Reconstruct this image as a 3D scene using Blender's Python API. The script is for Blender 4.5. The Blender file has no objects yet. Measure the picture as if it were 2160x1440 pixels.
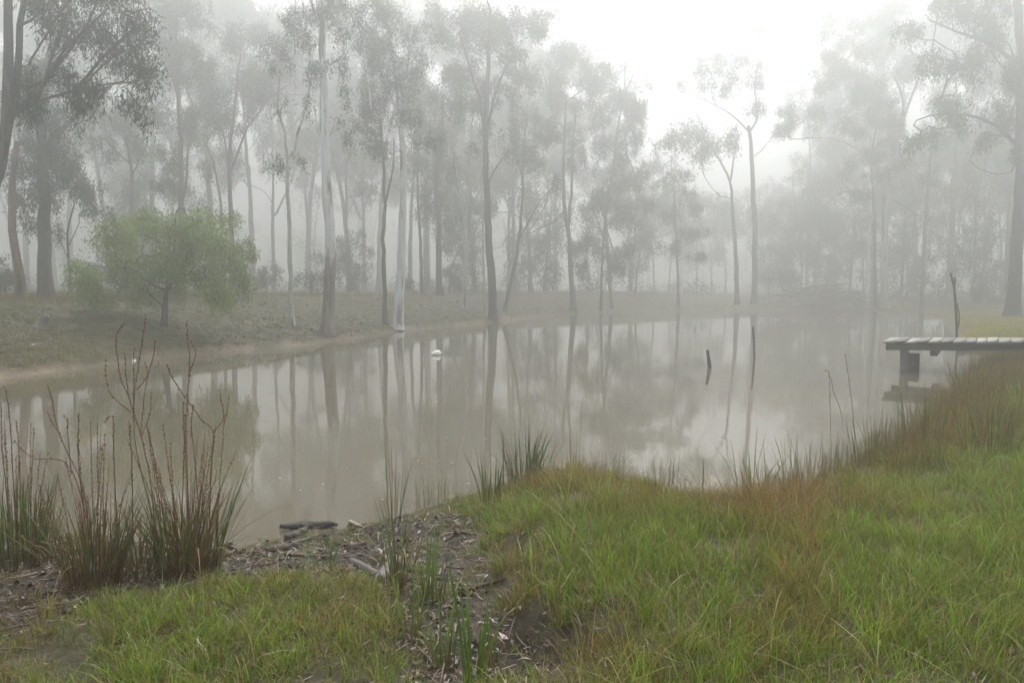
import bpy, math
import numpy as np
from mathutils import Vector

RNG = np.random.default_rng(11)
sc = bpy.context.scene
COL = sc.collection

# ------------------------------------------------------------------ camera
F_PX = 1680.0
CAM_Z = 2.0
PITCH = math.atan(115.0 / F_PX)
cam_d = bpy.data.cameras.new("camera")
cam_d.sensor_width = 36.0
cam_d.lens = 36.0 * F_PX / 2160.0
cam_d.clip_start = 0.05
cam_d.clip_end = 2000.0
cam = bpy.data.objects.new("camera", cam_d)
COL.objects.link(cam)
cam.location = (0, 0, CAM_Z)
cam.rotation_euler = (math.pi / 2 - PITCH, 0, 0)
sc.camera = cam

# ------------------------------------------------------------------ light
SUN_EL, SUN_AZ = math.radians(60), math.radians(15)      # azimuth clockwise from +Y
world = bpy.data.worlds.new("World")
sc.world = world
world.use_nodes = True
wn = world.node_tree
wn.nodes.clear()
sky = wn.nodes.new("ShaderNodeTexSky")
sky.sky_type = 'NISHITA'
sky.sun_disc = False
sky.sun_elevation = SUN_EL
sky.sun_rotation = SUN_AZ
sky.air_density = 1.0
sky.dust_density = 4.0
hs = wn.nodes.new("ShaderNodeHueSaturation")
hs.inputs['Saturation'].default_value = 0.12
bgn = wn.nodes.new("ShaderNodeBackground")
bgn.inputs['Strength'].default_value = 0.15
wo = wn.nodes.new("ShaderNodeOutputWorld")
wn.links.new(sky.outputs[0], hs.inputs['Color'])
wn.links.new(hs.outputs[0], bgn.inputs['Color'])
wn.links.new(bgn.outputs[0], wo.inputs['Surface'])

sun_d = bpy.data.lights.new("sun", 'SUN')
sun_d.energy = 0.9
sun_d.angle = math.radians(25)
sun_d.color = (1.0, 0.97, 0.92)
sun = bpy.data.objects.new("sun", sun_d)
COL.objects.link(sun)
to_sun = Vector((math.sin(SUN_AZ) * math.cos(SUN_EL), math.cos(SUN_AZ) * math.cos(SUN_EL), math.sin(SUN_EL)))
sun.rotation_euler = to_sun.to_track_quat('Z', 'Y').to_euler()
sun.location = (20, 60, 60)

sc.view_settings.view_transform = 'Standard'
sc.view_settings.look = 'None'
sc.view_settings.gamma = 1
sc.view_settings.use_curve_mapping = False
EXPOSURE = 1.35
sc.view_settings.exposure = EXPOSURE

sc.render.engine = 'CYCLES'
cy = sc.cycles
cy.max_bounces = 8
cy.diffuse_bounces = 3
cy.glossy_bounces = 3
cy.transmission_bounces = 4
cy.transparent_max_bounces = 8
cy.volume_bounces = 2
cy.use_denoising = True
cy.use_guiding = True
cy.use_surface_guiding = True
cy.use_volume_guiding = True
cy.guiding_training_samples = 48
cy.sample_clamp_indirect = 4.0

HAZE_DENSITY = 0.0155

# ------------------------------------------------------------------ picture geometry -> places
RIGHT = np.array([1.0, 0, 0])
FWD = np.array([0, math.cos(PITCH), -math.sin(PITCH)])
UP = np.array([0, math.sin(PITCH), math.cos(PITCH)])
CAMP = np.array([0, 0, CAM_Z])


def ray(px, py):
    return FWD + (px - 1080.0) / F_PX * RIGHT - (py - 720.0) / F_PX * UP


def at_y(px, py, Y):
    d = ray(px, py)
    return CAMP + d * (Y / d[1])


def on_z(px, py, z=0.0):
    d = ray(px, py)
    return CAMP + d * ((z - CAM_Z) / d[2])


def to_px(P):
    P = np.asarray(P, float) - CAMP
    w = P @ FWD
    w = np.where(np.abs(w) < 1e-3, 1e-3, w)
    return 1080 + F_PX * (P @ RIGHT) / w, 720 - F_PX * (P @ UP) / w


def sstep(a, b, x):
    t = np.clip((np.asarray(x, float) - a) / (b - a), 0, 1)
    return t * t * (3 - 2 * t)


# cheap value noise, vectorised
def _hash(ix, iy, s):
    h = (ix.astype(np.int64) * 374761393 + iy.astype(np.int64) * 668265263 + s * 974634777) & 0xFFFFFFFF
    h = ((h ^ (h >> 13)) * 1274126177) & 0xFFFFFFFF
    return ((h ^ (h >> 16)) & 0xFFFF) / 65535.0


def noise2(x, y, s=0):
    x = np.asarray(x, float); y = np.asarray(y, float)
    ix, iy = np.floor(x), np.floor(y)
    fx, fy = x - ix, y - iy
    fx = fx * fx * (3 - 2 * fx); fy = fy * fy * (3 - 2 * fy)
    a = _hash(ix, iy, s); b = _hash(ix + 1, iy, s); c = _hash(ix, iy + 1, s); d = _hash(ix + 1, iy + 1, s)
    return (a * (1 - fx) + b * fx) * (1 - fy) + (c * (1 - fx) + d * fx) * fy


def fbm(x, y, s=0, o=4):
    v = 0; a = 0.5; t = 0
    for k in range(o):
        v = v + a * noise2(x * 2 ** k, y * 2 ** k, s + k); t += a; a *= 0.5
    return v / t


# ------------------------------------------------------------------ terrain
SHORE_PX = [(0, 800), (200, 772), (330, 757), (430, 748), (520, 738), (600, 731), (660, 727), (692, 722), (740, 715), (842, 699), (940, 690),
            (1038, 681), (1120, 671), (1208, 662), (1300, 658), (1400, 656), (1520, 655), (1640, 654), (1780, 654),
            (1900, 655), (1960, 658), (2000, 668), (2022, 690), (2040, 712), (2062, 735), (2110, 742), (2105, 752), (2060, 775),
            (2048, 800), (2010, 840), (1960, 880), (1890, 930), (1760, 995), (1640, 1042), (1570, 1066), (1500, 1066),
            (1430, 1050), (1370, 1030), (1290, 1018), (1200, 1014), (1090, 1020), (1000, 1040), (930, 1060),
            (870, 1080), (800, 1098), (700, 1118), (600, 1130), (500, 1152), (420, 1158), (300, 1140), (150, 1120),
            (0, 1095), (-250, 1075), (-700, 1010), (-850, 930), (-600, 870), (-250, 825)]
SHORE = np.array([on_z(a, b)[:2] for a, b in SHORE_PX])


def shore_sd(x, y):
    """signed distance to the water's edge, positive on land"""
    x = np.asarray(x, float).ravel(); y = np.asarray(y, float).ravel()
    out = np.empty_like(x)
    A = SHORE; B = np.roll(SHORE, -1, 0); D = B - A; L2 = (D ** 2).sum(1)
    for s in range(0, len(x), 20000):
        X = x[s:s + 20000, None]; Y = y[s:s + 20000, None]
        t = np.clip(((X - A[:, 0]) * D[:, 0] + (Y - A[:, 1]) * D[:, 1]) / L2, 0, 1)
        d = np.sqrt(((X - A[:, 0] - t * D[:, 0]) ** 2 + (Y - A[:, 1] - t * D[:, 1]) ** 2).min(1))
        c = ((A[:, 1] > Y) != (B[:, 1] > Y))
        xi = A[:, 0] + (Y - A[:, 1]) / np.where(D[:, 1] == 0, 1e-9, D[:, 1]) * D[:, 0]
        ins = ((c & (X < xi)).sum(1) % 2) == 1
        out[s:s + 20000] = np.where(ins, -d, d)
    return out


MUD_PX = np.array([(-80, 1100), (420, 1150), (620, 1125), (800, 1096), (905, 1062), (985, 1055), (1000, 1110), (1010, 1180), (1060, 1260),
                   (1150, 1340), (1300, 1470), (860, 1470), (800, 1290), (740, 1220), (600, 1200), (430, 1235), (310, 1268),
                   (180, 1262), (90, 1300), (40, 1345), (-80, 1360)], float)


def in_poly(px, py, poly):
    x1, y1 = poly[:, 0], poly[:, 1]; x2, y2 = np.roll(x1, -1), np.roll(y1, -1)
    px = np.asarray(px)[..., None]; py = np.asarray(py)[..., None]
    c = (y1 > py) != (y2 > py)
    xi = x1 + (py - y1) / np.where(y2 == y1, 1e-9, y2 - y1) * (x2 - x1)
    return ((c & (px < xi)).sum(-1) % 2) == 1


MUDP = np.array([on_z(a, b, 0.12)[:2] for a, b in MUD_PX])


def mud_w(x, y):
    """1 inside the bare wet hollow by the near shore, soft edged"""
    x = np.asarray(x, float); y = np.asarray(y, float)
    jx = x + 0.25 * (noise2(x * 3, y * 3, 5) - 0.5); jy = y + 0.25 * (noise2(x * 3, y * 3, 9) - 0.5)
    v = 0
    for dx, dy in ((0, 0), (.12, 0), (-.12, 0), (0, .12), (0, -.12), (.22, .1), (-.22, -.1), (.1, -.22), (-.1, .22)):
        v = v + in_poly(jx + dx, jy + dy, MUDP)
    return v / 9.0


def H(x, y, sd=None):
    x = np.asarray(x, float); shp = x.shape
    x = x.ravel(); y = np.broadcast_to(np.asarray(y, float), shp).ravel()
    if sd is None:
        sd = shore_sd(x, y)
    near = sstep(13.0, 9.0, y)
    right = sstep(6, 12, x) * sstep(66, 44, y) * (1 - near)
    backr = sstep(8, 26, x) * (1 - near) * (1 - right)
    T = 1.38 * (1 - near) * (1 - right) * (1 - backr) + 0.34 * near + 0.62 * right + 1.0 * backr
    W = 9.5 * (1 - near) * (1 - right) * (1 - backr) + 2.4 * near + 5.0 * right + 13 * backr
    m = np.where(y < 9.5, mud_w(x, y), 0) if np.any(y < 9.5) else 0
    T = T * (1 - near * .5 * sstep(.6, -.3, x)); T = T * (1 - 0.72 * m); W = W * (1 + 0.6 * m)
    t = np.clip(sd / W, 0, 1)
    z = T * (1 - (1 - t) ** 2)
    lip = (1 - near) * (1 - right)
    z = z + lip * 0.11 * sstep(0, 0.35, sd + 0.12 * (noise2(x * 2, y * 2, 3) - .5))
    z = z + sstep(0, 2, sd) * (0.10 * (fbm(x * 0.5, y * 0.5, 21) - .5) + (1 - near) * 0.25 * (fbm(x * .12, y * .12, 33) - .5))
    z = z + sstep(-.3, .6, sd) * near * 0.06 * (fbm(x * 3.1, y * 3.1, 41) - .5) * (1 + m)
    wet = -0.03 + np.maximum(sd, -6) * 0.16
    z = np.where(sd > 0, z + 0.004, np.minimum(wet, -0.004 + sd * .05) + 0.02 * sstep(-.6, 0, sd) * (fbm(x * 4, y * 4, 51) - .5))
    return z.reshape(shp)


# ------------------------------------------------------------------ mesh helpers
def link(o, parent=None):
    COL.objects.link(o)
    if parent is not None:
        o.parent = parent
    return o


def mesh_np(name, V, polys, mat, parent=None, color=None, smooth=True, loc=None):
    """polys: list of int arrays (n,k); one mesh object"""
    V = np.asarray(V, np.float32)
    if loc is not None:
        V = V - np.asarray(loc, np.float32)
    me = bpy.data.meshes.new(name)
    me.vertices.add(len(V)); me.vertices.foreach_set("co", V.ravel())
    polys = [np.asarray(p, np.int32) for p in polys if len(p)]
    tot = np.concatenate([np.full(len(p), p.shape[1], np.int32) for p in polys])
    idx = np.concatenate([p.ravel() for p in polys])
    me.loops.add(len(idx)); me.loops.foreach_set("vertex_index", idx)
    me.polygons.add(len(tot))
    st = np.zeros(len(tot), np.int32); st[1:] = np.cumsum(tot)[:-1]
    me.polygons.foreach_set("loop_start", st)
    if smooth:
        me.polygons.foreach_set("use_smooth", np.ones(len(tot), bool))
    me.update(calc_edges=True)
    if color is not None:
        c = np.ones((len(V), 4), np.float32); c[:, :3] = color
        a = me.color_attributes.new("tint", 'FLOAT_COLOR', 'POINT')
        a.data.foreach_set("color", c.ravel())
    me.materials.append(mat)
    o = bpy.data.objects.new(name, me)
    link(o, parent)
    if loc is not None and parent is None:
        o.location = loc
    return o


def tag(o, label=None, cat=None, group=None, kind=None):
    if label: o["label"] = label
    if cat: o["category"] = cat
    if group: o["group"] = group
    if kind: o["kind"] = kind
    return o


def empty(name, loc, label, cat, group=None):
    o = bpy.data.objects.new(name, None)
    o.empty_display_size = 0.2
    COL.objects.link(o)
    o.location = [float(v) for v in loc]
    return tag(o, label, cat, group)


class MB:
    """collects pieces for one mesh"""
    def __init__(self):
        self.V = []; self.P = {}; self.C = []; self.n = 0

    def add(self, V, polys, color=None):
        V = np.asarray(V, float)
        self.V.append(V)
        for p in polys:
            p = np.asarray(p, np.int64)
            if len(p):
                self.P.setdefault(p.shape[1], []).append(p + self.n)
        self.C.append(np.broadcast_to(np.asarray(color if color is not None else (1, 1, 1), float), (len(V), 3)))
        self.n += len(V)

    def tube(self, pts, rad, sides=7, color=None, rough=0.0, cap=True):
        pts = np.asarray(pts, float); n = len(pts)
        rad = np.broadcast_to(np.asarray(rad, float), (n,))
        d = np.gradient(pts, axis=0); d /= np.linalg.norm(d, axis=1)[:, None] + 1e-9
        ref = np.array([0.31, 0.9, 0.2]) if abs(d[:, 2]).mean() > .5 else np.array([0.1, 0.1, 1.0])
        u = np.cross(d, ref); u /= np.linalg.norm(u, axis=1)[:, None] + 1e-9
        v = np.cross(d, u)
        a = np.arange(sides) / sides * 2 * math.pi
        rr = rad[:, None] * (1 + rough * RNG.normal(size=(n, sides)))
        ring = pts[:, None, :] + rr[:, :, None] * (np.cos(a)[None, :, None] * u[:, None, :] + np.sin(a)[None, :, None] * v[:, None, :])
        V = ring.reshape(-1, 3)
        i = np.arange(n - 1)[:, None] * sides; j = np.arange(sides)[None, :]; k = (j + 1) % sides
        Q = np.stack([i + j, i + k, i + sides + k, i + sides + j], -1).reshape(-1, 4)
        polys = [Q]
        if cap:
            V = np.concatenate([V, pts[:1], pts[-1:]])
            c0, c1 = n * sides, n * sides + 1
            jj = np.arange(sides); kk = (jj + 1) % sides
            polys.append(np.stack([kk, jj, np.full(sides, c0)], -1))
            polys.append(np.stack([(n - 1) * sides + jj, (n - 1) * sides + kk, np.full(sides, c1)], -1))
        self.add(V, polys, color)

    def box(self, o, ax, ay, az, color=None):
        """box from corner o along three edge vectors, edges slightly chamfered"""
        o, ax, ay, az = [np.asarray(q, float) for q in (o, ax, ay, az)]
        L = [np.linalg.norm(q) for q in (ax, ay, az)]
        b = min(L) * 0.12
        E = [q / l for q, l in zip((ax, ay, az), L)]
        V = []; ids = {}
        for sx in (0, 1):
            for sy in (0, 1):
                for sz in (0, 1):
                    s = (sx, sy, sz)
                    for k in range(3):
                        p = o.copy()
                        for m in range(3):
                            off = s[m] * L[m] + (0 if m == k else (b if s[m] == 0 else -b))
                            p = p + E[m] * off
                        ids[s + (k,)] = len(V); V.append(p)
        quads = []; tris = []
        for k in range(3):
            m, n = [q for q in range(3) if q != k]
            for sk in (0, 1):
                q = []
                for a, c in ((0, 0), (1, 0), (1, 1), (0, 1)):
                    s = [0, 0, 0]; s[k] = sk; s[m] = a; s[n] = c
                    q.append(ids[tuple(s) + (k,)])
                quads.append(q)
        for m in range(3):
            k, n = [q for q in range(3) if q != m]
            for a in (0, 1):
                for c in (0, 1):
                    q = []
                    s0 = [0, 0, 0]; s0[k] = a; s0[n] = c; s1 = list(s0); s1[m] = 1
                    q = [ids[tuple(s0) + (k,)], ids[tuple(s0) + (n,)], ids[tuple(s1) + (n,)], ids[tuple(s1) + (k,)]]
                    quads.append(q)
        for s in [(a, b_, c) for a in (0, 1) for b_ in (0, 1) for c in (0, 1)]:
            tris.append([ids[s + (0,)], ids[s + (1,)], ids[s + (2,)]])
        self.add(V, [np.array(quads), np.array(tris)], color)

    def build(self, name, mat, parent=None, loc=None, smooth=True):
        V = np.concatenate(self.V)
        polys = [np.concatenate(p) for p in self.P.values()]
        off = loc
        if parent is not None:
            off = np.array(parent.location)
        o = mesh_np(name, V, polys, mat, parent, np.concatenate(self.C), smooth, off)
        return o


def curve(pts, n, jitter=0.0, rng=RNG):
    """Catmull-Rom resample"""
    P = np.asarray(pts, float)
    if len(P) == 2:
        P = np.stack([P[0], (P[0] + P[1]) / 2, P[1]])
    Q = np.concatenate([[2 * P[0] - P[1]], P, [2 * P[-1] - P[-2]]])
    seg = np.linalg.norm(np.diff(P, axis=0), axis=1); cum = np.concatenate([[0], np.cumsum(seg)])
    t = np.linspace(0, cum[-1], n); k = np.clip(np.searchsorted(cum, t, 'right') - 1, 0, len(P) - 2)
    u = ((t - cum[k]) / np.maximum(seg[k], 1e-9))[:, None]
    a, b, c, d = Q[k], Q[k + 1], Q[k + 2], Q[k + 3]
    R = 0.5 * ((2 * b) + (-a + c) * u + (2 * a - 5 * b + 4 * c - d) * u ** 2 + (-a + 3 * b - 3 * c + d) * u ** 3)
    if jitter:
        R[1:-1] += rng.normal(size=(n - 2, 3)) * jitter
    return R


# ------------------------------------------------------------------ materials
def mat_new(name):
    m = bpy.data.materials.new(name); m.use_nodes = True
    nt = m.node_tree; nt.nodes.clear()
    out = nt.nodes.new("ShaderNodeOutputMaterial")
    return m, nt, out


def N(nt, typ, **kw):
    n = nt.nodes.new(typ)
    for k, v in kw.items():
        setattr(n, k, v)
    return n


def ramp(nt, pts):
    r = nt.nodes.new("ShaderNodeValToRGB")
    e = r.color_ramp.elements
    while len(e) < len(pts):
        e.new(0.5)
    for el, (p, c) in zip(e, pts):
        el.position = p; el.color = tuple(c) + (1,)
    return r


def leaf_mat(name, trans=0.35, rough=0.5, spec=0.3, gain=1.0):
    m, nt, out = mat_new(name)
    at = N(nt, "ShaderNodeAttribute", attribute_name="tint")
    pb = N(nt, "ShaderNodeBsdfPrincipled")
    pb.inputs['Roughness'].default_value = rough
    pb.inputs['Specular IOR Level'].default_value = spec
    tr = N(nt, "ShaderNodeBsdfTranslucent")
    mx = N(nt, "ShaderNodeMixShader"); mx.inputs[0].default_value = trans
    g = N(nt, "ShaderNodeMix", data_type='RGBA', blend_type='MULTIPLY'); g.inputs[0].default_value = 1
    g.inputs[7].default_value = (gain, gain, gain, 1)
    nt.links.new(at.outputs['Color'], g.inputs[6])
    nt.links.new(g.outputs[2], pb.inputs['Base Color'])
    nt.links.new(g.outputs[2], tr.inputs['Color'])
    nt.links.new(pb.outputs[0], mx.inputs[1]); nt.links.new(tr.outputs[0], mx.inputs[2])
    nt.links.new(mx.outputs[0], out.inputs['Surface'])
    return m


def bark_mat(name, c0, c1, scale=(9, 9, 1.2), patch=None, rough=0.85, patch_lo=0.55, patch_hi=0.62, patch_scale=(3, 3, .45), sock=None):
    m, nt, out = mat_new(name)
    tc = N(nt, "ShaderNodeTexCoord")
    mp = N(nt, "ShaderNodeMapping"); mp.inputs['Scale'].default_value = scale
    no = N(nt, "ShaderNodeTexNoise"); no.inputs['Scale'].default_value = 1.6; no.inputs['Detail'].default_value = 6
    rp = ramp(nt, [(0.3, c0), (0.7, c1)])
    pb = N(nt, "ShaderNodeBsdfPrincipled"); pb.inputs['Roughness'].default_value = rough
    pb.inputs['Specular IOR Level'].default_value = 0.2
    nt.links.new(tc.outputs['Object'], mp.inputs['Vector']); nt.links.new(mp.outputs[0], no.inputs['Vector'])
    nt.links.new(no.outputs['Fac'], rp.inputs[0])
    colr = rp.outputs[0]
    if patch is not None:
        mp2 = N(nt, "ShaderNodeMapping"); mp2.inputs['Scale'].default_value = patch_scale
        n2 = N(nt, "ShaderNodeTexNoise"); n2.inputs['Scale'].default_value = 1.0; n2.inputs['Detail'].default_value = 5
        r2 = ramp(nt, [(patch_lo, (0, 0, 0)), (patch_hi, (1, 1, 1))])
        mx = N(nt, "ShaderNodeMix", data_type='RGBA')
        nt.links.new(tc.outputs['Object'], mp2.inputs['Vector']); nt.links.new(mp2.outputs[0], n2.inputs['Vector'])
        nt.links.new(n2.outputs['Fac'], r2.inputs[0]); nt.links.new(r2.outputs[0], mx.inputs[0])
        nt.links.new(colr, mx.inputs[6]); mx.inputs[7].default_value = tuple(patch) + (1,)
        colr = mx.outputs[2]
    if sock is not None:
        sp = N(nt, "ShaderNodeSeparateXYZ"); nt.links.new(tc.outputs['Object'], sp.inputs[0])
        mz = N(nt, "ShaderNodeMath", operation='MULTIPLY_ADD'); mz.inputs[1].default_value = -1 / sock; mz.inputs[2].default_value = .75
        nt.links.new(sp.outputs['Z'], mz.inputs[0])
        ad = N(nt, "ShaderNodeMath", operation='ADD'); nt.links.new(mz.outputs[0], ad.inputs[0]); nt.links.new(no.outputs['Fac'], ad.inputs[1])
        r3 = ramp(nt, [(.5, (0, 0, 0)), (.62, (1, 1, 1))]); nt.links.new(ad.outputs[0], r3.inputs[0])
        m3 = N(nt, "ShaderNodeMix", data_type='RGBA'); nt.links.new(r3.outputs[0], m3.inputs[0])
        r4 = ramp(nt, [(.35, (.10, .085, .075)), (.65, (.24, .215, .19))]); nt.links.new(no.outputs['Fac'], r4.inputs[0])
        nt.links.new(colr, m3.inputs[6]); nt.links.new(r4.outputs[0], m3.inputs[7]); colr = m3.outputs[2]
    nt.links.new(colr, pb.inputs['Base Color'])
    bp = N(nt, "ShaderNodeBump"); bp.inputs['Strength'].default_value = 0.6; bp.inputs['Distance'].default_value = 0.02
    nt.links.new(no.outputs['Fac'], bp.inputs['Height']); nt.links.new(bp.outputs[0], pb.inputs['Normal'])
    nt.links.new(pb.outputs[0], out.inputs['Surface'])
    return m


def tint_mat(name, rough=0.7, spec=0.3, var=0.35, scale=30.0, stretch=(1, 1, 1), bump=0.3):
    m, nt, out = mat_new(name)
    at = N(nt, "ShaderNodeAttribute", attribute_name="tint")
    tc = N(nt, "ShaderNodeTexCoord")
    mp = N(nt, "ShaderNodeMapping"); mp.inputs['Scale'].default_value = stretch
    no = N(nt, "ShaderNodeTexNoise"); no.inputs['Scale'].default_value = scale; no.inputs['Detail'].default_value = 6
    rp = ramp(nt, [(0.25, (1 - var,) * 3), (0.75, (1 + var * .5,) * 3)])
    mx = N(nt, "ShaderNodeMix", data_type='RGBA', blend_type='MULTIPLY'); mx.inputs[0].default_value = 1
    pb = N(nt, "ShaderNodeBsdfPrincipled"); pb.inputs['Roughness'].default_value = rough
    pb.inputs['Specular IOR Level'].default_value = spec
    bp = N(nt, "ShaderNodeBump"); bp.inputs['Strength'].default_value = bump; bp.inputs['Distance'].default_value = 0.01
    L = nt.links.new
    L(tc.outputs['Object'], mp.inputs[0]); L(mp.outputs[0], no.inputs['Vector']); L(no.outputs['Fac'], rp.inputs[0])
    L(at.outputs['Color'], mx.inputs[6]); L(rp.outputs[0], mx.inputs[7]); L(mx.outputs[2], pb.inputs['Base Color'])
    L(no.outputs['Fac'], bp.inputs['Height']); L(bp.outputs[0], pb.inputs['Normal'])
    L(pb.outputs[0], out.inputs['Surface'])
    return m


M_GRASS = leaf_mat("grass_blades", 0.4, 0.45, 0.35)
M_LEAF = leaf_mat("gum_leaves", 0.3, 0.5, 0.3)
M_SEDGE = leaf_mat("sedge_blades", 0.3, 0.45, 0.22)
M_BARK = bark_mat("grey_bark", (0.045, 0.04, 0.035), (0.13, 0.12, 0.105))
M_DARK = bark_mat("dark_ironbark", (0.02, 0.018, 0.016), (0.06, 0.054, 0.048))
M_RED = bark_mat("reddish_bark", (0.07, 0.05, 0.04), (0.2, 0.14, 0.1), patch=(0.04, 0.03, 0.025))
M_WHITE = bark_mat("white_gum_bark", (0.42, 0.435, 0.45), (0.62, 0.64, 0.65), patch=(0.2, 0.17, 0.15), patch_lo=0.56, patch_hi=0.62, scale=(4, 4, .8))
M_PEEL = bark_mat("peeling_gum_bark", (0.42, 0.435, 0.45), (0.62, 0.64, 0.65), patch=(0.16, 0.13, 0.115), patch_lo=0.54, patch_hi=0.6, scale=(4, 4, .8), sock=4.2)
M_PALE = bark_mat("pale_gum_bark", (0.26, 0.25, 0.23), (0.5, 0.49, 0.46), patch=(0.12, 0.1, 0.09), patch_lo=0.57, patch_hi=0.64)
M_WOOD = tint_mat("weathered_wood", 0.75, 0.25, 0.45, 6, (1.5, 14, 14), 0.4)
M_STICK = tint_mat("dead_wood", 0.65, 0.3, 0.5, 14, (1, 1, 1), 0.5)
M_LITTER = tint_mat("dead_leaves", 0.5, 0.4, 0.4, 25, (1, 1, 1), 0.1)
M_SEED = tint_mat("seed_stalks", 0.75, 0.2, 0.4, 60, (1, 1, 1), 0.2)
M_PLASTIC = tint_mat("white_plastic", 0.4, 0.4, 0.12, 9, (1, 1, 1), 0.05)

# ------------------------------------------------------------------ ground sheet
def build_ground():
    nx, ny = 420, 460
    tx = np.linspace(-1, 1, nx); x = 235 * np.sinh(5.2 * tx) / math.sinh(5.2)
    ty = np.linspace(0, 1, ny)
    y = -12 + 16.0 * ty * 1.3 + (235 + 12 - 20.8) * (np.sinh(5.0 * ty ** 1.15) / math.sinh(5.0)) ** 1.05
    X, Y = np.meshgrid(x, y)
    sd = shore_sd(X, Y)
    Z = H(X.ravel(), Y.ravel(), sd)
    xr, yr = X.ravel(), Y.ravel()
    near = sstep(13, 9, yr)
    m = np.where(yr < 9.5, mud_w(xr, yr), 0)
    n1 = fbm(xr * .8, yr * .8, 61)[:, None]; n2 = fbm(xr * 3, yr * 3, 71)[:, None]
    bank = np.array([0.045, 0.042, 0.02]) * (0.7 + .6 * n1) + np.array([0.05, 0.035, 0.02]) * (n2 - .4)
    soil = np.array([0.05, 0.045, 0.024]) * (0.7 + .6 * n2)
    mud = np.array([0.042, 0.034, 0.028]) * (0.6 + .8 * n2)
    lip = np.array([0.15, 0.113, 0.076]) * (0.7 + .6 * n2)
    C = bank * (1 - near[:, None]) + soil * near[:, None]
    C = C * (1 - m[:, None]) + mud * m[:, None]
    lipw = (sstep(.22, .05, sd + .9 * (n1[:, 0] - .5)) * sstep(-.6, -.1, sd) * (1 - near) * sstep(14, 2, xr))[:, None] * .85
    C = C * (1 - lipw) + lip * lipw
    uw = sstep(0, -.4, sd)[:, None]
    C = C * (1 - uw) + np.array([.12, .1, .075]) * uw
    C = np.clip(C, .008, .6)
    i = np.arange(ny - 1)[:, None] * nx; j = np.arange(nx - 1)[None, :]
    Q = np.stack([i + j, i + j + 1, i + nx + j + 1, i + nx + j], -1).reshape(-1, 4)
    m_, nt, out = mat_new("ground_soil")
    L = nt.links.new
    at = N(nt, "ShaderNodeAttribute", attribute_name="tint")
    tc = N(nt, "ShaderNodeTexCoord")
    no = N(nt, "ShaderNodeTexNoise"); no.inputs['Scale'].default_value = 9; no.inputs['Detail'].default_value = 9
    no.inputs['Roughness'].default_value = .7
    rp = ramp(nt, [(0.25, (.45,) * 3), (0.75, (1.5,) * 3)])
    mx = N(nt, "ShaderNodeMix", data_type='RGBA', blend_type='MULTIPLY'); mx.inputs[0].default_value = 1
    n2_ = N(nt, "ShaderNodeTexNoise"); n2_.inputs['Scale'].default_value = 3; n2_.inputs['Detail'].default_value = 5
    rr = ramp(nt, [(0.45, (.5,) * 3), (0.6, (.95,) * 3)])
    pb = N(nt, "ShaderNodeBsdfPrincipled"); pb.inputs['Specular IOR Level'].default_value = .12
    bp = N(nt, "ShaderNodeBump"); bp.inputs['Strength'].default_value = .9; bp.inputs['Distance'].default_value = .03
    L(tc.outputs['Object'], no.inputs['Vector']); L(no.outputs['Fac'], rp.inputs[0])
    L(tc.outputs['Object'], n2_.inputs['Vector']); L(n2_.outputs['Fac'], rr.inputs[0]); L(rr.outputs[0], pb.inputs['Roughness'])
    L(at.outputs['Color'], mx.inputs[6]); L(rp.outputs[0], mx.inputs[7]); L(mx.outputs[2], pb.inputs['Base Color'])
    L(no.outputs['Fac'], bp.inputs['Height']); L(bp.outputs[0], pb.inputs['Normal']); L(pb.outputs[0], out.inputs['Surface'])
    o = mesh_np("ground", np.stack([xr, yr, Z], -1), [Q], m_, color=C)
    tag(o, kind="structure")


build_ground()

# ------------------------------------------------------------------ water
def build_water():
    m, nt, out = mat_new("muddy_water")
    L = nt.links.new
    pb = N(nt, "ShaderNodeBsdfPrincipled")
    pb.inputs['Base Color'].default_value = (0.09, 0.078, 0.052, 1)
    pb.inputs['Roughness'].default_value = 0.035
    pb.inputs['IOR'].default_value = 1.5
    tc = N(nt, "ShaderNodeTexCoord")
    mp = N(nt, "ShaderNodeMapping"); mp.inputs['Scale'].default_value = (1, 1, 1)
    no = N(nt, "ShaderNodeTexNoise"); no.inputs['Scale'].default_value = 2.2; no.inputs['Detail'].default_value = 3
    bp = N(nt, "ShaderNodeBump"); bp.inputs['Strength'].default_value = 0.06; bp.inputs['Distance'].default_value = 0.02
    L(tc.outputs['Object'], mp.inputs[0]); L(mp.outputs[0], no.inputs['Vector'])
    L(no.outputs['Fac'], bp.inputs['Height']); L(bp.outputs[0], pb.inputs['Normal'])
    L(pb.outputs[0], out.inputs['Surface'])
    x0, x1, y0, y1 = SHORE[:, 0].min() - 1.5, SHORE[:, 0].max() + 1.5, SHORE[:, 1].min() - 1.2, SHORE[:, 1].max() + 1.5
    # outline pushed a little under the banks so that only the pond itself is wet
    c = SHORE
    t = np.roll(c, -1, 0) - np.roll(c, 1, 0); t /= np.linalg.norm(t, axis=1)[:, None]
    nrm = np.stack([t[:, 1], -t[:, 0]], -1)
    test = shore_sd((c + nrm * .05)[:, 0], (c + nrm * .05)[:, 1])
    nrm *= np.where(test > 0, 1, -1)[:, None]
    P = c + nrm * 0.5
    V = np.concatenate([P, np.zeros((len(P), 1))], 1)
    me = bpy.data.meshes.new("pond_water")
    a2 = np.sum(P[:, 0] * np.roll(P[:, 1], -1) - np.roll(P[:, 0], -1) * P[:, 1])
    order = list(range(len(P))) if a2 > 0 else list(range(len(P)))[::-1]
    me.from_pydata([tuple(v) for v in V], [], [order])
    me.materials.append(m)
    o = bpy.data.objects.new("pond_water", me); COL.objects.link(o)
    tag(o, kind="structure")


build_water()

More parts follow.
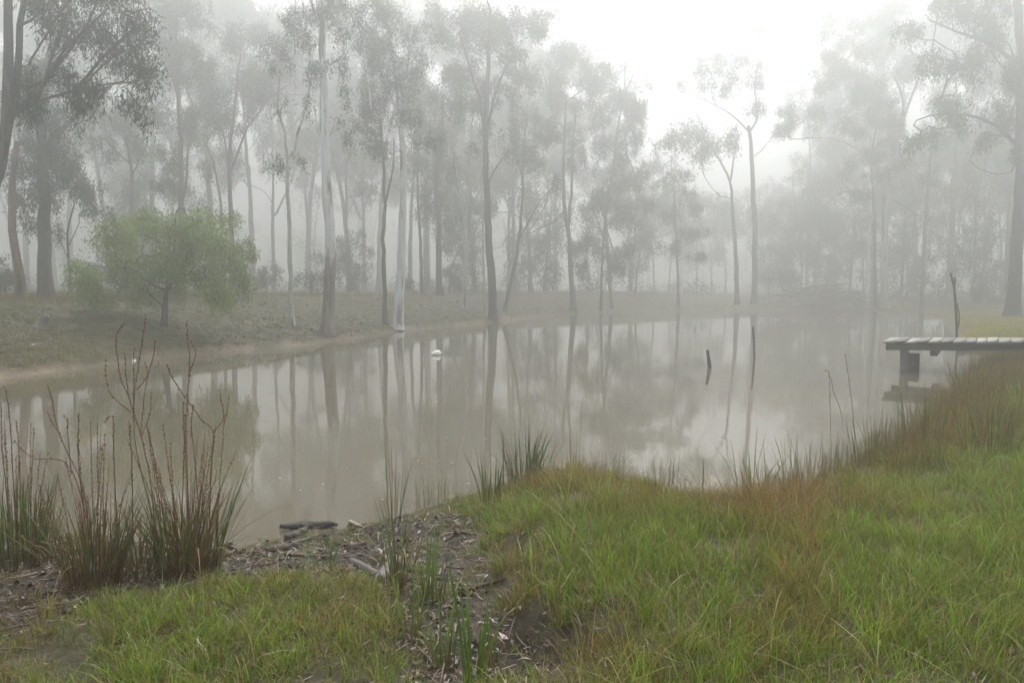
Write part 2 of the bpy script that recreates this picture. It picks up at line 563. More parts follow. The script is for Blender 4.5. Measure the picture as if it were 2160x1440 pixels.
# ------------------------------------------------------------------ blades (grass, sedge)
def blades_geo(root, h, w, lean, curl, col, tipcol=None, face=None, rng=RNG):
    """root (n,3); h, w (n); lean (n,2) horizontal displacement of the tip / h; curl (n) droop. returns V,polys,C"""
    n = len(root)
    ts = np.array([0, .35, .7, 1.0])
    ang = rng.uniform(0, math.pi, n) if face is None else face
    side = np.stack([np.cos(ang), np.sin(ang), np.zeros(n)], -1)
    V = np.empty((n, 7, 3)); C = np.empty((n, 7, 3))
    wid = [1.0, .9, .6]
    tipcol = col if tipcol is None else tipcol
    k = 0
    for i, t in enumerate(ts):
        hor = lean * (t ** 1.6)[..., None] if np.ndim(t) else lean * t ** 1.6
        c = root + np.concatenate([hor * h[:, None], (h * (t - curl * t ** 2.6))[:, None]], 1)
        cc = col * (1 - t) + tipcol * t
        if i < 3:
            V[:, k] = c - side * (w * wid[i] / 2)[:, None]; V[:, k + 1] = c + side * (w * wid[i] / 2)[:, None]
            C[:, k] = cc; C[:, k + 1] = cc; k += 2
        else:
            V[:, k] = c; C[:, k] = cc
    b = np.arange(n)[:, None] * 7
    q = np.concatenate([b + np.array([0, 1, 3, 2]), b + np.array([2, 3, 5, 4])])
    t3 = b + np.array([4, 5, 6])
    return V.reshape(-1, 3), [q, t3], C.reshape(-1, 3)


def scatter(n, x0, x1, y0, y1, keep):
    """uniform scatter thinned by keep(x,y,sd)->prob"""
    x = RNG.uniform(x0, x1, n); y = RNG.uniform(y0, y1, n)
    px = 1080 + F_PX * x / np.maximum(y, .5)
    ok = (px > -800) & (px < 2960)
    x, y = x[ok], y[ok]
    sd = shore_sd(x, y)
    p = keep(x, y, sd)
    ok = RNG.uniform(size=len(x)) < p
    return x[ok], y[ok], sd[ok]


def gauss_px(px, py, cx, cy, rx, ry):
    return np.exp(-((px - cx) / rx) ** 2 - ((py - cy) / ry) ** 2)


GREEN = np.array([0.122, 0.272, 0.014]); YELL = np.array([0.29, 0.33, 0.035]); BROWN = np.array([0.22, 0.125, 0.042])
STRAW = np.array([0.34, 0.27, 0.15]); DKGREEN = np.array([0.065, 0.10, 0.03])


def brown_field(x, y, z):
    px, py = to_px(np.stack([x, y, z], -1))
    b = 0.75 * gauss_px(px, py, 1680, 1010, 170, 70) + .55 * gauss_px(px, py, 1500, 1080, 220, 40) + .8 * gauss_px(px, py, 1620, 1080, 90, 60)
    b = b + .5 * gauss_px(px, py, 1150, 1020, 220, 35) + .6 * gauss_px(px, py, 1960, 900, 160, 70)
    b = b + .55 * gauss_px(px, py, 1690, 1180, 70, 110) + .5 * gauss_px(px, py, 1700, 1340, 110, 50)
    b = b + .5 * gauss_px(px, py, 1240, 1400, 150, 70) + .6 * gauss_px(px, py, 60, 1300, 140, 110) + .35 * gauss_px(px, py, 700, 1330, 120, 60)
    b = b + .45 * gauss_px(px, py, 1090, 1250, 70, 90) + .5 * gauss_px(px, py, 500, 1200, 200, 40)
    b = b - .6 * gauss_px(px, py, 280, 1340, 150, 90) - .4 * gauss_px(px, py, 560, 1380, 200, 80) - .3 * gauss_px(px, py, 1350, 1200, 200, 90) - .3 * gauss_px(px, py, 1950, 1250, 250, 130)
    return np.clip(b + 0.75 * (fbm(x * 1.3, y * 1.3, 81) - .42), 0, 1)


def near_grass():
    def keep(x, y, sd):
        m = mud_w(x, y)
        g = sstep(0.02, 0.3, sd) * (1 - .86 * m)
        g = g * sstep(.24, .5, fbm(x * 2.2, y * 2.2, 91))
        z = np.full_like(x, .3)
        px, py = to_px(np.stack([x, y, z], -1))
        g = g * (1 - .8 * gauss_px(px, py, 1230, 1400, 130, 70)) * (1 - .75 * gauss_px(px, py, 1720, 1350, 90, 35)) * (1 - .8 * gauss_px(px, py, 40, 1330, 130, 60))
        g = np.maximum(g, .9 * gauss_px(px, py, 270, 1350, 120, 60))
        return np.clip(g, 0, 1)
    x, y, sd = scatter(66000, -7, 12, 2.0, 13.5, keep)
    # density falls off with distance (blades are then made wider)
    far = sstep(5.5, 12, y)
    ok = RNG.uniform(size=len(x)) < 1 - .45 * far
    x, y, sd, far = x[ok], y[ok], sd[ok], far[ok]
    nb = 22
    z = H(x, y, sd)
    bf = brown_field(x, y, z)
    tuft_h = RNG.gamma(6, .028, len(x)).clip(.06, .38) * (1 + .65 * bf) * (.75 + .5 * fbm(x * .9, y * .9, 17))
    big = RNG.uniform(size=len(x)) < .05
    tuft_h = np.where(big, tuft_h * 1.4, tuft_h) * .88
    tuft_h = tuft_h * (.6 + .4 * sstep(.1, 1.0, sd))
    tuft_h = tuft_h * (1 - .28 * sstep(.5, -.3, x)) * (1 - .5 * mud_w(x, y))
    spread = RNG.uniform(.03, .09, len(x))
    R = lambda a: np.repeat(a, nb, axis=0)
    n = len(x) * nb
    a = RNG.uniform(0, 2 * math.pi, n); r = np.sqrt(RNG.uniform(size=n)) * R(spread)
    rx, ry = R(x) + r * np.cos(a), R(y) + r * np.sin(a)
    rz = R(z) - .01
    h = R(tuft_h) * RNG.uniform(.45, 1.15, n)
    lean_a = a + RNG.normal(0, .9, n)
    lm = np.abs(RNG.normal(.35, .3, n)) + .1
    lean = np.stack([np.cos(lean_a), np.sin(lean_a)], -1) * lm[:, None]
    # a lot of the brown blades lie over
    curl = RNG.uniform(0, .45, n)
    w = RNG.uniform(.0026, .0058, n) * (1 + .9 * R(far))
    b = np.clip(R(bf) * .85 + RNG.normal(0, .32, n) + .19, 0, 1)[:, None]
    hue = RNG.uniform(0, 1, n)[:, None]
    g = GREEN * (1 - .45 * hue) + YELL * .45 * hue
    dark = (R(RNG.uniform(.55, 1.3, len(x))) * RNG.uniform(.6, 1.45, n))[:, None]
    col = (g * (1 - b) + BROWN * b) * dark
    st = RNG.uniform(size=n) < .07
    col[st] = STRAW * RNG.uniform(.6, 1.2, (st.sum(), 1))
    tip = col * (1 - .35 * b) + (BROWN * 1.2) * .35 * b
    base = col * .8 + np.array([.05, .04, .02]) * .2
    V, P, C = blades_geo(np.stack([rx, ry, rz], -1), h, w, lean, curl, base, tip)
    # long dry stems lying through the sward
    k = RNG.integers(0, len(x), 2600)
    rt = np.stack([x[k], y[k], z[k] + .02], -1); aa = RNG.uniform(0, 6.28, len(k))
    L = RNG.uniform(.18, .5, len(k)) * (1 - .4 * sstep(.5, -.3, x[k]))
    sc_ = np.where(RNG.uniform(size=len(k)) < .55, 1.0, .45)[:, None]
    V2, P2, C2 = blades_geo(rt, L * .55, RNG.uniform(.003, .0055, len(k)), np.stack([np.cos(aa), np.sin(aa)], -1) * RNG.uniform(.5, 1.8, (len(k), 1)), RNG.uniform(.1, .75, len(k)),
                            STRAW * sc_ * RNG.uniform(.7, 1.35, (len(k), 1)) + np.array([.05, .0, -.02]) * (1 - sc_), None)
    # matted thatch of dead blades between the tufts
    k = RNG.integers(0, len(x), 90000)
    tx, ty = x[k] + RNG.normal(0, .12, len(k)), y[k] + RNG.normal(0, .12, len(k))
    rt = np.stack([tx, ty, H(tx, ty) + RNG.uniform(0, .03, len(k))], -1); aa = RNG.uniform(0, 6.28, len(k))
    L = RNG.uniform(.04, .13, len(k))
    V3, P3, C3 = blades_geo(rt, L * .5, RNG.uniform(.003, .006, len(k)) * (1 + sstep(6, 12, ty)), np.stack([np.cos(aa), np.sin(aa)], -1) * RNG.uniform(.8, 2.2, (len(k), 1)), RNG.uniform(.5, 1.05, len(k)),
                            (BROWN * .55 + STRAW * .2) * RNG.uniform(.35, 1.5, (len(k), 1)), None)
    P2 = [np.concatenate([p, q + len(V2)]) for p, q in zip(P2, P3)]; V2 = np.concatenate([V2, V3]); C2 = np.concatenate([C2, C3])
    P = [np.concatenate([p, q + len(V)]) for p, q in zip(P, P2)]
    V = np.concatenate([V, V2]); C = np.clip(np.concatenate([C, C2]), .005, 1)
    o = mesh_np("grass", V, P, M_GRASS, color=C, smooth=False)
    tag(o, "green and russet grass in tufts over the near bank", "grass", kind="stuff")


near_grass()


def shore_tall_grass():
    """tall sedgy grass along the near right shore"""
    def keep(x, y, sd):
        z = np.full_like(x, .15); px, py = to_px(np.stack([x, y, z], -1))
        g = np.exp(-((sd - .35) / .35) ** 2) * sstep(1350, 1650, px) * .8
        g = g + 1.1 * np.exp(-((sd - .2) / .3) ** 2) * sstep(930, 1000, px) * sstep(1500, 1300, px)
        g = g + .9 * sstep(1700, 1850, px) * np.exp(-((sd - .9) / .8) ** 2) * sstep(6.5, 8, y)
        return np.clip(g, 0, 1) * (0.3 + fbm(x * 2, y * 2, 19))
    x, y, sd = scatter(26000, 0, 16, 5.5, 26, keep)
    z = H(x, y, sd)
    nb = 7
    R = lambda a: np.repeat(a, nb, axis=0)
    n = len(x) * nb
    px, py = to_px(np.stack([x, y, z], -1))
    hh = RNG.gamma(9, .042, len(x)).clip(.15, .75) * (0.72 + .4 * sstep(1500, 1900, px)) * (.6 + .7 * fbm(x * 1.5, y * 1.5, 23))
    a = RNG.uniform(0, 2 * math.pi, n); r = RNG.uniform(0, .05, n)
    root = np.stack([R(x) + r * np.cos(a), R(y) + r * np.sin(a), R(z) - .02], -1)
    h = R(hh) * RNG.uniform(.5, 1.1, n)
    lm = np.abs(RNG.normal(.12, .16, n)); la = a + RNG.normal(0, 1, n)
    lean = np.stack([np.cos(la), np.sin(la)], -1) * lm[:, None]
    b = np.clip(fbm(root[:, 0] * .9, root[:, 1] * .9, 29) * 1.2 - .1 + RNG.normal(0, .2, n), 0, 1)[:, None]
    g = np.array([.075, .115, .03])
    col = g * (1 - b) + np.array([.15, .095, .035]) * b
    tip = col * .5 + np.array([.2, .1, .045]) * .5
    V, P, C = blades_geo(root, h, RNG.uniform(.004, .0075, n), lean, RNG.uniform(0, .15, n), col, tip)
    o = mesh_np("tall_grass", V, P, M_GRASS, color=C, smooth=False)
    tag(o, "tall russet and green grass fringing the near right shore", "tall grass", kind="stuff")


shore_tall_grass()


def bank_grass():
    def keep(x, y, sd):
        left = sstep(14, 4, x)
        g = sstep(.05, .4, sd) * (.35 + 1.1 * fbm(x * .5, y * .5, 37)) * sstep(80, 30, y)
        g = g * (1 - .35 * left)
        fr = np.exp(-((sd - .8) / 1.2) ** 2) * np.maximum(sstep(10, 18, x), sstep(52, 62, y))
        return np.clip(g * .8 + fr, 0, 1)
    yy = 1 / RNG.uniform(1 / 95, 1 / 13, 120000); xx = yy * (RNG.uniform(-250, 2400, 120000) - 1080) / F_PX
    sd = shore_sd(xx, yy); ok = RNG.uniform(size=len(xx)) < keep(xx, yy, sd); x, y, sd = xx[ok], yy[ok], sd[ok]
    z = H(x, y, sd)
    nb = 8
    R = lambda a: np.repeat(a, nb, axis=0)
    n = len(x) * nb
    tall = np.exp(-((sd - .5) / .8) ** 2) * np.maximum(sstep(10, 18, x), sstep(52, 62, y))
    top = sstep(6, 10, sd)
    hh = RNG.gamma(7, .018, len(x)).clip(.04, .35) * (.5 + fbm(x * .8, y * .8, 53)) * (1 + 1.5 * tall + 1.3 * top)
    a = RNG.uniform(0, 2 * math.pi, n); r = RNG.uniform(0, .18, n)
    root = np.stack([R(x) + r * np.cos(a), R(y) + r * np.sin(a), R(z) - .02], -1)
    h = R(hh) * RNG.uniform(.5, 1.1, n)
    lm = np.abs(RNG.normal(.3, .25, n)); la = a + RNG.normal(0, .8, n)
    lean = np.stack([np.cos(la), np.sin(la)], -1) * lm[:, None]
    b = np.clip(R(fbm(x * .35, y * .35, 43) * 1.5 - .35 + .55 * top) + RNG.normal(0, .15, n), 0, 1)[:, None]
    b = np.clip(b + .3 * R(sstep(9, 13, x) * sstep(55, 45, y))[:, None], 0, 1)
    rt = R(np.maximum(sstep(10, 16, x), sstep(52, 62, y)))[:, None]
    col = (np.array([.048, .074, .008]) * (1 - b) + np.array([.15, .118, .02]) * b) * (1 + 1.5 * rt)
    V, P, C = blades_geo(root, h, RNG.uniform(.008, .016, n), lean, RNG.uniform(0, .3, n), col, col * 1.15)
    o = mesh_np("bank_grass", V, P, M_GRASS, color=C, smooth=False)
    tag(o, "olive and straw grass on the banks across the pond", "grass", kind="stuff")


bank_grass()

# ------------------------------------------------------------------ fallen leaves and flecks
def flat_leaves(x, y, z, L, W, col, name, label, up=.35):
    n = len(x)
    a = RNG.uniform(0, 2 * math.pi, n)
    t = np.stack([np.cos(a), np.sin(a), RNG.normal(0, up, n)], -1); t /= np.linalg.norm(t, axis=1)[:, None]
    s = np.stack([-np.sin(a), np.cos(a), RNG.normal(0, up, n)], -1)
    c = np.stack([x, y, z], -1)
    bend = np.array([0, 0, 1.0]) * (RNG.normal(0, .18, n) * L)[:, None]
    V = np.stack([c - t * L[:, None] / 2, c - s * W[:, None] / 2 + bend, c + t * L[:, None] / 2, c + s * W[:, None] / 2 + bend], 1)
    b = np.arange(n)[:, None] * 4
    Q = np.concatenate([b + np.array([0, 1, 2]), b + np.array([0, 2, 3])])
    o = mesh_np(name, V.reshape(-1, 3), [Q], M_LITTER, color=np.repeat(col, 4, axis=0), smooth=False)
    return tag(o, label, "litter", kind="stuff")


def litter():
    pal = np.array([[.16, .12, .1], [.26, .2, .16], [.4, .34, .28], [.09, .06, .05], [.3, .16, .1], [.45, .38, .32], [.12, .09, .075]])
    x, y, sd = scatter(70000, -5.5, 4, 2.6, 8.2, lambda x, y, sd: sstep(-.15, .1, sd) * (mud_w(x, y) * (.15 + .6 * fbm(x * 2, y * 2, 15)) + .03))
    z = H(x, y, sd) + RNG.uniform(.004, .03, len(x)); z = np.maximum(z, .004)
    L = RNG.gamma(4, .012, len(x)).clip(.015, .09); W = L * RNG.uniform(.1, .35, len(x))
    col = pal[RNG.integers(0, len(pal), len(x))] * (RNG.uniform(.15, .95, (len(x), 1)) ** 1.5)
    flat_leaves(x, y, z, L, W, col, "leaf_litter", "dead gum leaves and bark flakes strewn over the wet mud", up=.2)
    x, y, sd = scatter(26000, -40, 12, 15, 60, lambda x, y, sd: sstep(.2, .8, sd) * sstep(11, 3, sd) * sstep(.45, .65, fbm(x * .35, y * .35, 47)) * .5 + .05 * (sd > 0))
    z = H(x, y, sd) + .03
    L = RNG.uniform(.06, .2, len(x)); W = L * RNG.uniform(.2, .45, len(x))
    col = np.array([.22, .18, .14]) * RNG.uniform(.4, 1.6, (len(x), 1))
    flat_leaves(x, y, z, L, W, col, "bank_litter", "pale fallen leaves scattered on the bank across the pond")
    # flecks on the water
    n = 900
    px = RNG.uniform(380, 1900, n); py = 700 + 380 * RNG.beta(2.2, 1.6, n)
    cl = RNG.integers(0, 60, n); cx = RNG.uniform(420, 1850, 60); cyy = 730 + 330 * RNG.beta(2.0, 1.5, 60)
    k = RNG.uniform(size=n) < .6
    px = np.where(k, cx[cl] + RNG.normal(0, 35, n), px); py = np.where(k, cyy[cl] + RNG.normal(0, 12, n), py)
    P = np.array([on_z(a, max(b, 690)) for a, b in zip(px, py)])
    sd = shore_sd(P[:, 0], P[:, 1]); P = P[sd < -.15]
    L = RNG.uniform(.006, .02, len(P)) * (1 + .03 * P[:, 1]); W = L * RNG.uniform(.4, .9, len(P))
    flat_leaves(P[:, 0], P[:, 1], np.full(len(P), .004), L, W, np.full((len(P), 3), .45) * RNG.uniform(.5, 1.2, (len(P), 1)), "floating_flecks",
                "tiny pale flecks and bubbles floating on the brown water", up=.03)


litter()

# ------------------------------------------------------------------ trees
def clump_depth(r_px, Y):
    return r_px / F_PX * Y


def skeleton(stems, clumps, Y, rng, spray_m=0.3, dens=1.0, leaf_area=1.0, lump=True):
    """stems: list of (pts world (k,3), r_start, r_end). clumps: list of (centre(3), rx, rz metres).
    returns pos, parent, rad, tips(list of spray centres)"""
    pos = []; par = []; rmin = []
    def add(p, q, r):
        pos.append(p); par.append(q); rmin.append(r); return len(pos) - 1
    for si, (pts, r0, r1) in enumerate(stems):
        Ls = np.linalg.norm(np.diff(pts, axis=0), axis=1).sum()
        n = max(4, int(Ls / (0.45 if Y < 40 else .7)))
        C = curve(pts, n)
        wob = rng.normal(size=(n, 3)) * (.02 if si == 0 else .035); wob[0] = 0
        C = C + wob
        if si == 0:
            last = -1
            rng_i = range(n)
        else:
            A = np.array(pos); last = int(np.argmin(((A - C[0]) ** 2).sum(1))); rng_i = range(1, n)
        for i in rng_i:
            t = i / (n - 1)
            r = r0 + (r1 - r0) * t
            if si == 0:
                r *= 1 + .45 * math.exp(-i * Ls / (n - 1) / .35)   # root flare
            last = add(C[i], last, r)
    if clumps:
        A0 = np.array(pos)
        order = sorted(range(len(clumps)), key=lambda k: ((A0 - clumps[k][0]) ** 2).sum(1).min())
        tips = []
        for k in order:
            c, rx, rz = clumps[k]
            A = np.array(pos)
            dv = c - A; d = np.linalg.norm(dv, axis=1); hor = np.hypot(dv[:, 0], dv[:, 1])
            low = A[:, 2] < A[0, 2] + .25 * (c[2] - A[0, 2])
            cost = d + 1.6 * np.maximum(0, .8 * hor - dv[:, 2]) + np.where(low, 3.0, 0)
            s = int(np.argmin(cost))
            L = d[s]
            if L > .5:
                n = max(3, int(L / .45))
                p0 = A[s]; q = par[s] if par[s] >= 0 else s
                tan = A[s] - A[q]; tan = tan / (np.linalg.norm(tan) + 1e-6) if lump else dv[s] / L
                mid1 = p0 + .35 * L * (.5 * tan + .5 * dv[s] / L + np.array([0, 0, .15])) + rng.normal(size=3) * .06 * L
                mid2 = p0 + .7 * dv[s] + np.array([0, 0, .08 * L]) + rng.normal(size=3) * .06 * L
                C = curve([p0, mid1, mid2, c], n + 1, .02 * min(L, 3), rng)
                last = s
                for i in range(1, n + 1):
                    last = add(C[i], last, 0)
            ns = max(6, int(dens * 1.75 * (rx * rz * math.pi) / leaf_area))
            g = rng.normal(size=(ns, 3)); g /= np.linalg.norm(g, axis=1)[:, None]
            g *= rng.uniform(.15, 1, (ns, 1)) ** .5
            nsub = int(max(3, min(9, ns / 5)))
            sub = rng.normal(size=(nsub, 3)); sub /= np.linalg.norm(sub, axis=1)[:, None]; sub *= rng.uniform(.35, 1.0, (nsub, 1))
            pick = sub[rng.integers(0, nsub, ns)]
            T = c + ((pick * 1.0 + g * .36) if lump else g * 1.05) * np.array([rx, rx * .85, rz])
            T = T[np.argsort(((T - c) ** 2).sum(1))]
            base = len(pos)
            loc_start = max(0, base - 12)
            buf = np.empty((len(T) * 3 + (base - loc_start) + 4, 3)); m = 0
            ids = []
            for i in range(loc_start, base):
                buf[m] = pos[i]; ids.append(i); m += 1
            for tpt in T:
                dd = tpt - buf[:m]
                cst = np.linalg.norm(dd, axis=1) + .5 * np.maximum(0, -dd[:, 2])
                j = int(np.argmin(cst)); p = buf[j]
                midp = (p + tpt) / 2 + rng.normal(size=3) * .05 + np.array([0, 0, .05])
                a = add(midp, ids[j], 0); buf[m] = midp; ids.append(a); m += 1
                b = add(tpt, a, 0); buf[m] = tpt; ids.append(b); m += 1
                tips.append(tpt)
    else:
        tips = []
    pos = np.array(pos); par = np.array(par); rmin = np.array(rmin)
    acc = np.zeros(len(pos)); tipr = .0022 if not lump else .0045 if Y < 40 else .007
    haschild = np.zeros(len(pos), bool); haschild[par[par >= 0]] = True
    acc[~haschild] = tipr ** 2.3
    for i in range(len(pos) - 1, 0, -1):
        if par[i] >= 0:
            acc[par[i]] += acc[i]
    rad = acc ** (1 / 2.3)
    rad = np.where(rmin > 0, np.minimum(np.maximum(rad, rmin), rmin * 1.15), np.minimum(rad, .5 * max(rmin.max(), .05)))
    return pos, par, rad, np.array(tips) if len(tips) else np.zeros((0, 3))


def skel_mesh(pos, par, rad, sides, rng):
    n = len(pos)
    main = np.full(n, -1)
    for i in range(n - 1, 0, -1):
        p = par[i]
        if p >= 0 and (main[p] < 0 or rad[i] > rad[main[p]]):
            main[p] = i
    prev = np.where(par >= 0, par, np.arange(n)); nxt = np.where(main >= 0, main, np.arange(n))
    d = pos[nxt] - pos[prev]; d /= np.linalg.norm(d, axis=1)[:, None] + 1e-9
    ref = np.array([0.31, 0.9, 0.17]); ref /= np.linalg.norm(ref)
    def frame(d):
        u = np.cross(d, ref); u /= np.linalg.norm(u, axis=1)[:, None] + 1e-6
        return u, np.cross(d, u)
    ang = np.arange(sides) / sides * 2 * math.pi
    def ring(p, d, r, rough):
        u, v = frame(d)
        rr = r[:, None] * (1 + rough * rng.normal(size=(len(p), sides)))
        return p[:, None, :] + rr[:, :, None] * (np.cos(ang)[None, :, None] * u[:, None, :] + np.sin(ang)[None, :, None] * v[:, None, :])
    R = ring(pos, d, rad, .035)
    i = np.nonzero(par >= 0)[0]
    is_main = main[par[i]] == i
    side_i = i[~is_main]
    ed = pos[side_i] - pos[par[side_i]]; ed /= np.linalg.norm(ed, axis=1)[:, None] + 1e-9
    R2 = ring(pos[par[side_i]], ed, rad[side_i] * 1.1, .02)
    V = np.concatenate([R.reshape(-1, 3), R2.reshape(-1, 3)])
    start = np.empty(len(i), int)
    start[is_main] = par[i][is_main] * sides
    start[~is_main] = n * sides + np.arange(len(side_i)) * sides
    end = i * sides
    j = np.arange(sides); k = (j + 1) % sides
    Q = np.stack([start[:, None] + j, start[:, None] + k, end[:, None] + k, end[:, None] + j], -1).reshape(-1, 4)
    return V, [Q]


def leaves_geo(tips, per, sig, Lm, Wm, rng, hang=1.0, col=(.055, .075, .042), var=.35):
    n = len(tips) * per
    st = 1.0 if hang > .5 else .35
    c = np.repeat(tips, per, axis=0) + rng.normal(size=(n, 3)) * np.array([sig, sig, sig * .8]) * (1 - .4 * st)
    c[:, 2] -= st * sig * 3.0 * np.repeat(rng.uniform(.3, 1.3, len(tips)), per) * rng.uniform(0, 1, n)
    d = rng.normal(size=(n, 3)) * .55 + np.array([0, 0, -hang]); d /= np.linalg.norm(d, axis=1)[:, None]
    s = np.cross(d, rng.normal(size=(n, 3))); s /= np.linalg.norm(s, axis=1)[:, None] + 1e-6
    L = Lm * rng.uniform(.6, 1.3, n)[:, None]; W = Wm * rng.uniform(.7, 1.2, n)[:, None]
    sweep = np.cross(d, s) * L * rng.normal(0, .12, (n, 1))
    V = np.stack([c, c + d * L * .42 + s * W / 2 + sweep, c + d * L, c + d * L * .42 - s * W / 2 + sweep], 1)
    b = np.arange(n)[:, None] * 4
    tintv = np.repeat(rng.uniform(1 - var, 1 + var, (len(tips), 1)), per, 0) * rng.uniform(.85, 1.15, (n, 1))
    C = np.asarray(col) * tintv
    return V.reshape(-1, 3), [b + np.arange(4)], np.repeat(C, 4, axis=0)


TREES = []


def tree(name, label, Y, path, r0, r1, clumps, mat, limbs=(), group=None, cat="tree", dsp=.75, lump=True, leafcol=(.055, .075, .045), hang=1.0, dens=1.0, seed=0,
         leaf=None, dy=0.0, sig=None):
    rng = np.random.default_rng(1000 + seed)
    base = at_y(path[0][0], path[0][1], Y)
    while shore_sd(base[:1], base[1:2])[0] < .2 and Y < 110:
        Y *= 1.01
        base = at_y(path[0][0], path[0][1], Y)
    gz = float(H(np.array([base[0]]), np.array([Y]))[0])
    pts = np.array([at_y(a, b, Y) for a, b in path])
    pts[:, 1] += rng.normal(0, .12, len(pts)).cumsum() * .6; pts[:, 1] -= pts[0, 1] - Y
    pts[0, 2] = gz - .06
    if len(pts) > 1 and pts[1, 2] < gz + .3:
        pts = np.delete(pts, 1, 0)
    stems = [(pts, r0, r1)]
    for lp, a, b in limbs:
        q = np.array([at_y(u, v, Y) for u, v in lp])
        off = rng.normal(0, .5) + rng.choice([-1, 1]) * .4
        tt = np.linspace(0, 1, len(q)); q[:, 1] += off * tt * np.linalg.norm(q[-1] - q[0]) * .35
        stems.append((q, a, b))
    cl = []
    for c in clumps:
        cx, cyy, rx, rz = c
        k = Y / F_PX
        p = at_y(cx, cyy, Y); p[1] += rng.normal(0, dsp) * max(rx, 30) * k
        cl.append((p, rx * k, rz * k))
    near = Y < 40
    L, W, per, sp = leaf or ((.14, .026, 26, .27) if Y < 20 else (.15, .034, 22, .27) if Y < 40 else (.21, .055, 16, .36) if Y < 70 else (.3, .085, 12, .5))
    pos, par, rad, tips = skeleton(stems, cl, Y, rng, sp, dens, per * L * W * .5, lump)
    e = empty(name, (pts[0, 0], pts[0, 1], gz), label, cat, group)
    V, P = skel_mesh(pos, par, rad, 9 if Y < 50 else 6, rng)
    loc = np.array(e.location)
    mesh_np("trunk", V, P, mat, e, None, True, loc)
    if len(tips):
        V, P, C = leaves_geo(tips, per, sig or sp * .62, L, W, rng, hang, leafcol)
        mesh_np("crown", V, P, M_LEAF, e, C, False, loc)
    return e


G1 = (.05, .072, .04); G2 = (.06, .08, .05); GS = (.2, .27, .055)

tree("gum_tree", "dark gum leaning in at the left frame edge with long drooping leaves", 15, [(-75, 700), (-55, 560), (-22, 440), (2, 330), (22, 230), (26, 100), (24, -60)],
     .19, .07, [(120, 70, 60, 45), (200, 40, 70, 55), (280, 40, 50, 55), (250, 110, 70, 45), (292, 165, 36, 45), (150, 150, 55, 35), (230, 190, 70, 30), (285, 215, 28, 30),
                (60, 160, 40, 55), (110, 10, 60, 40), (200, -40, 120, 50), (60, -50, 80, 50), (170, 205, 50, 22), (60, 205, 30, 24), (110, 215, 40, 22)], M_BARK,
     [([(8, 310), (28, 215), (40, 100), (48, -60)], .09, .05), ([(26, 240), (75, 190), (125, 130), (170, 90), (235, 25)], .05, .02),
      ([(28, 235), (80, 203), (130, 192), (190, 180), (240, 160)], .032, .012), ([(70, 195), (140, 110), (180, 40), (195, -20)], .04, .018), ([(45, 60), (80, 30), (120, 5)], .03, .012)],
     seed=1, leafcol=G1, dens=1.0)
tree("gum_tree", "thick straight dark trunked tree standing left of the round green shrub", 29.5, [(100, 642), (98, 520), (93, 400), (89, 300), (95, 200), (112, 90)], .26, .12,
     [(90, 330, 55, 45), (130, 300, 45, 45), (150, 340, 35, 35), (60, 300, 45, 55), (110, 240, 55, 38), (150, 255, 35, 35), (40, 200, 50, 50), (120, 150, 60, 40), (55, 130, 50, 40), (110, 400, 30, 30)],
     M_BARK, [([(90, 320), (125, 262), (165, 217), (205, 170)], .12, .05)], seed=2, leafcol=G2)
tree("gum_tree", "red brown trunk with a bend, nearest the left edge on the bank", 27.5, [(44, 648), (40, 560), (31, 480), (32, 400), (42, 300)], .17, .08,
     [(40, 440, 33, 28), (15, 415, 28, 36), (70, 405, 28, 26), (20, 345, 40, 36), (55, 340, 30, 30)], M_RED, [], seed=3, leafcol=G2)
tree("sapling", "thin spindly sapling just right of the thick dark trunk", 32, [(147, 640), (146, 560), (141, 500), (152, 440)], .055, .03,
     [(130, 480, 18, 24), (170, 405, 45, 38), (215, 385, 45, 34), (200, 430, 28, 26)], M_BARK, [([(142, 540), (125, 515), (112, 505)], .02, .01), ([(143, 520), (158, 480), (165, 450)], .025, .012)], seed=4, cat="sapling", dens=.8)
tree("green_shrub", "round bright green shrub with a short forked trunk on the left bank", 25.5, [(345, 662), (350, 628), (352, 610)], .10, .07,
     [(350, 470, 50, 30), (430, 458, 46, 26), (285, 490, 46, 34), (482, 505, 40, 38), (232, 520, 40, 36), (330, 520, 50, 34), (420, 515, 50, 34), (502, 556, 32, 40), (205, 570, 32, 38),
      (270, 560, 42, 34), (188, 604, 26, 26), (488, 600, 32, 28), (390, 482, 40, 28), (448, 575, 34, 28), (255, 608, 34, 24), (320, 572, 34, 26), (505, 520, 26, 28), (300, 455, 26, 18), (395, 565, 34, 26),
      (360, 545, 40, 28), (415, 605, 26, 18), (300, 612, 26, 18), (465, 625, 26, 18), (215, 622, 26, 20), (520, 590, 18, 26), (265, 455, 22, 14), (470, 455, 24, 16), (345, 600, 26, 16)],
     M_DARK, [([(350, 614), (322, 602), (305, 572), (298, 535)], .04, .012), ([(352, 610), (376, 586), (386, 550), (402, 520), (422, 500)], .045, .012), ([(352, 610), (353, 570), (364, 525)], .04, .012),
              ([(376, 588), (415, 568), (445, 535)], .022, .008), ([(322, 602), (285, 575), (255, 540)], .022, .008)],
     cat="shrub", leafcol=GS, hang=.55, seed=5, leaf=(.13, .038, 20, .2), dens=2.2, sig=.15, dsp=1.2, lump=False)
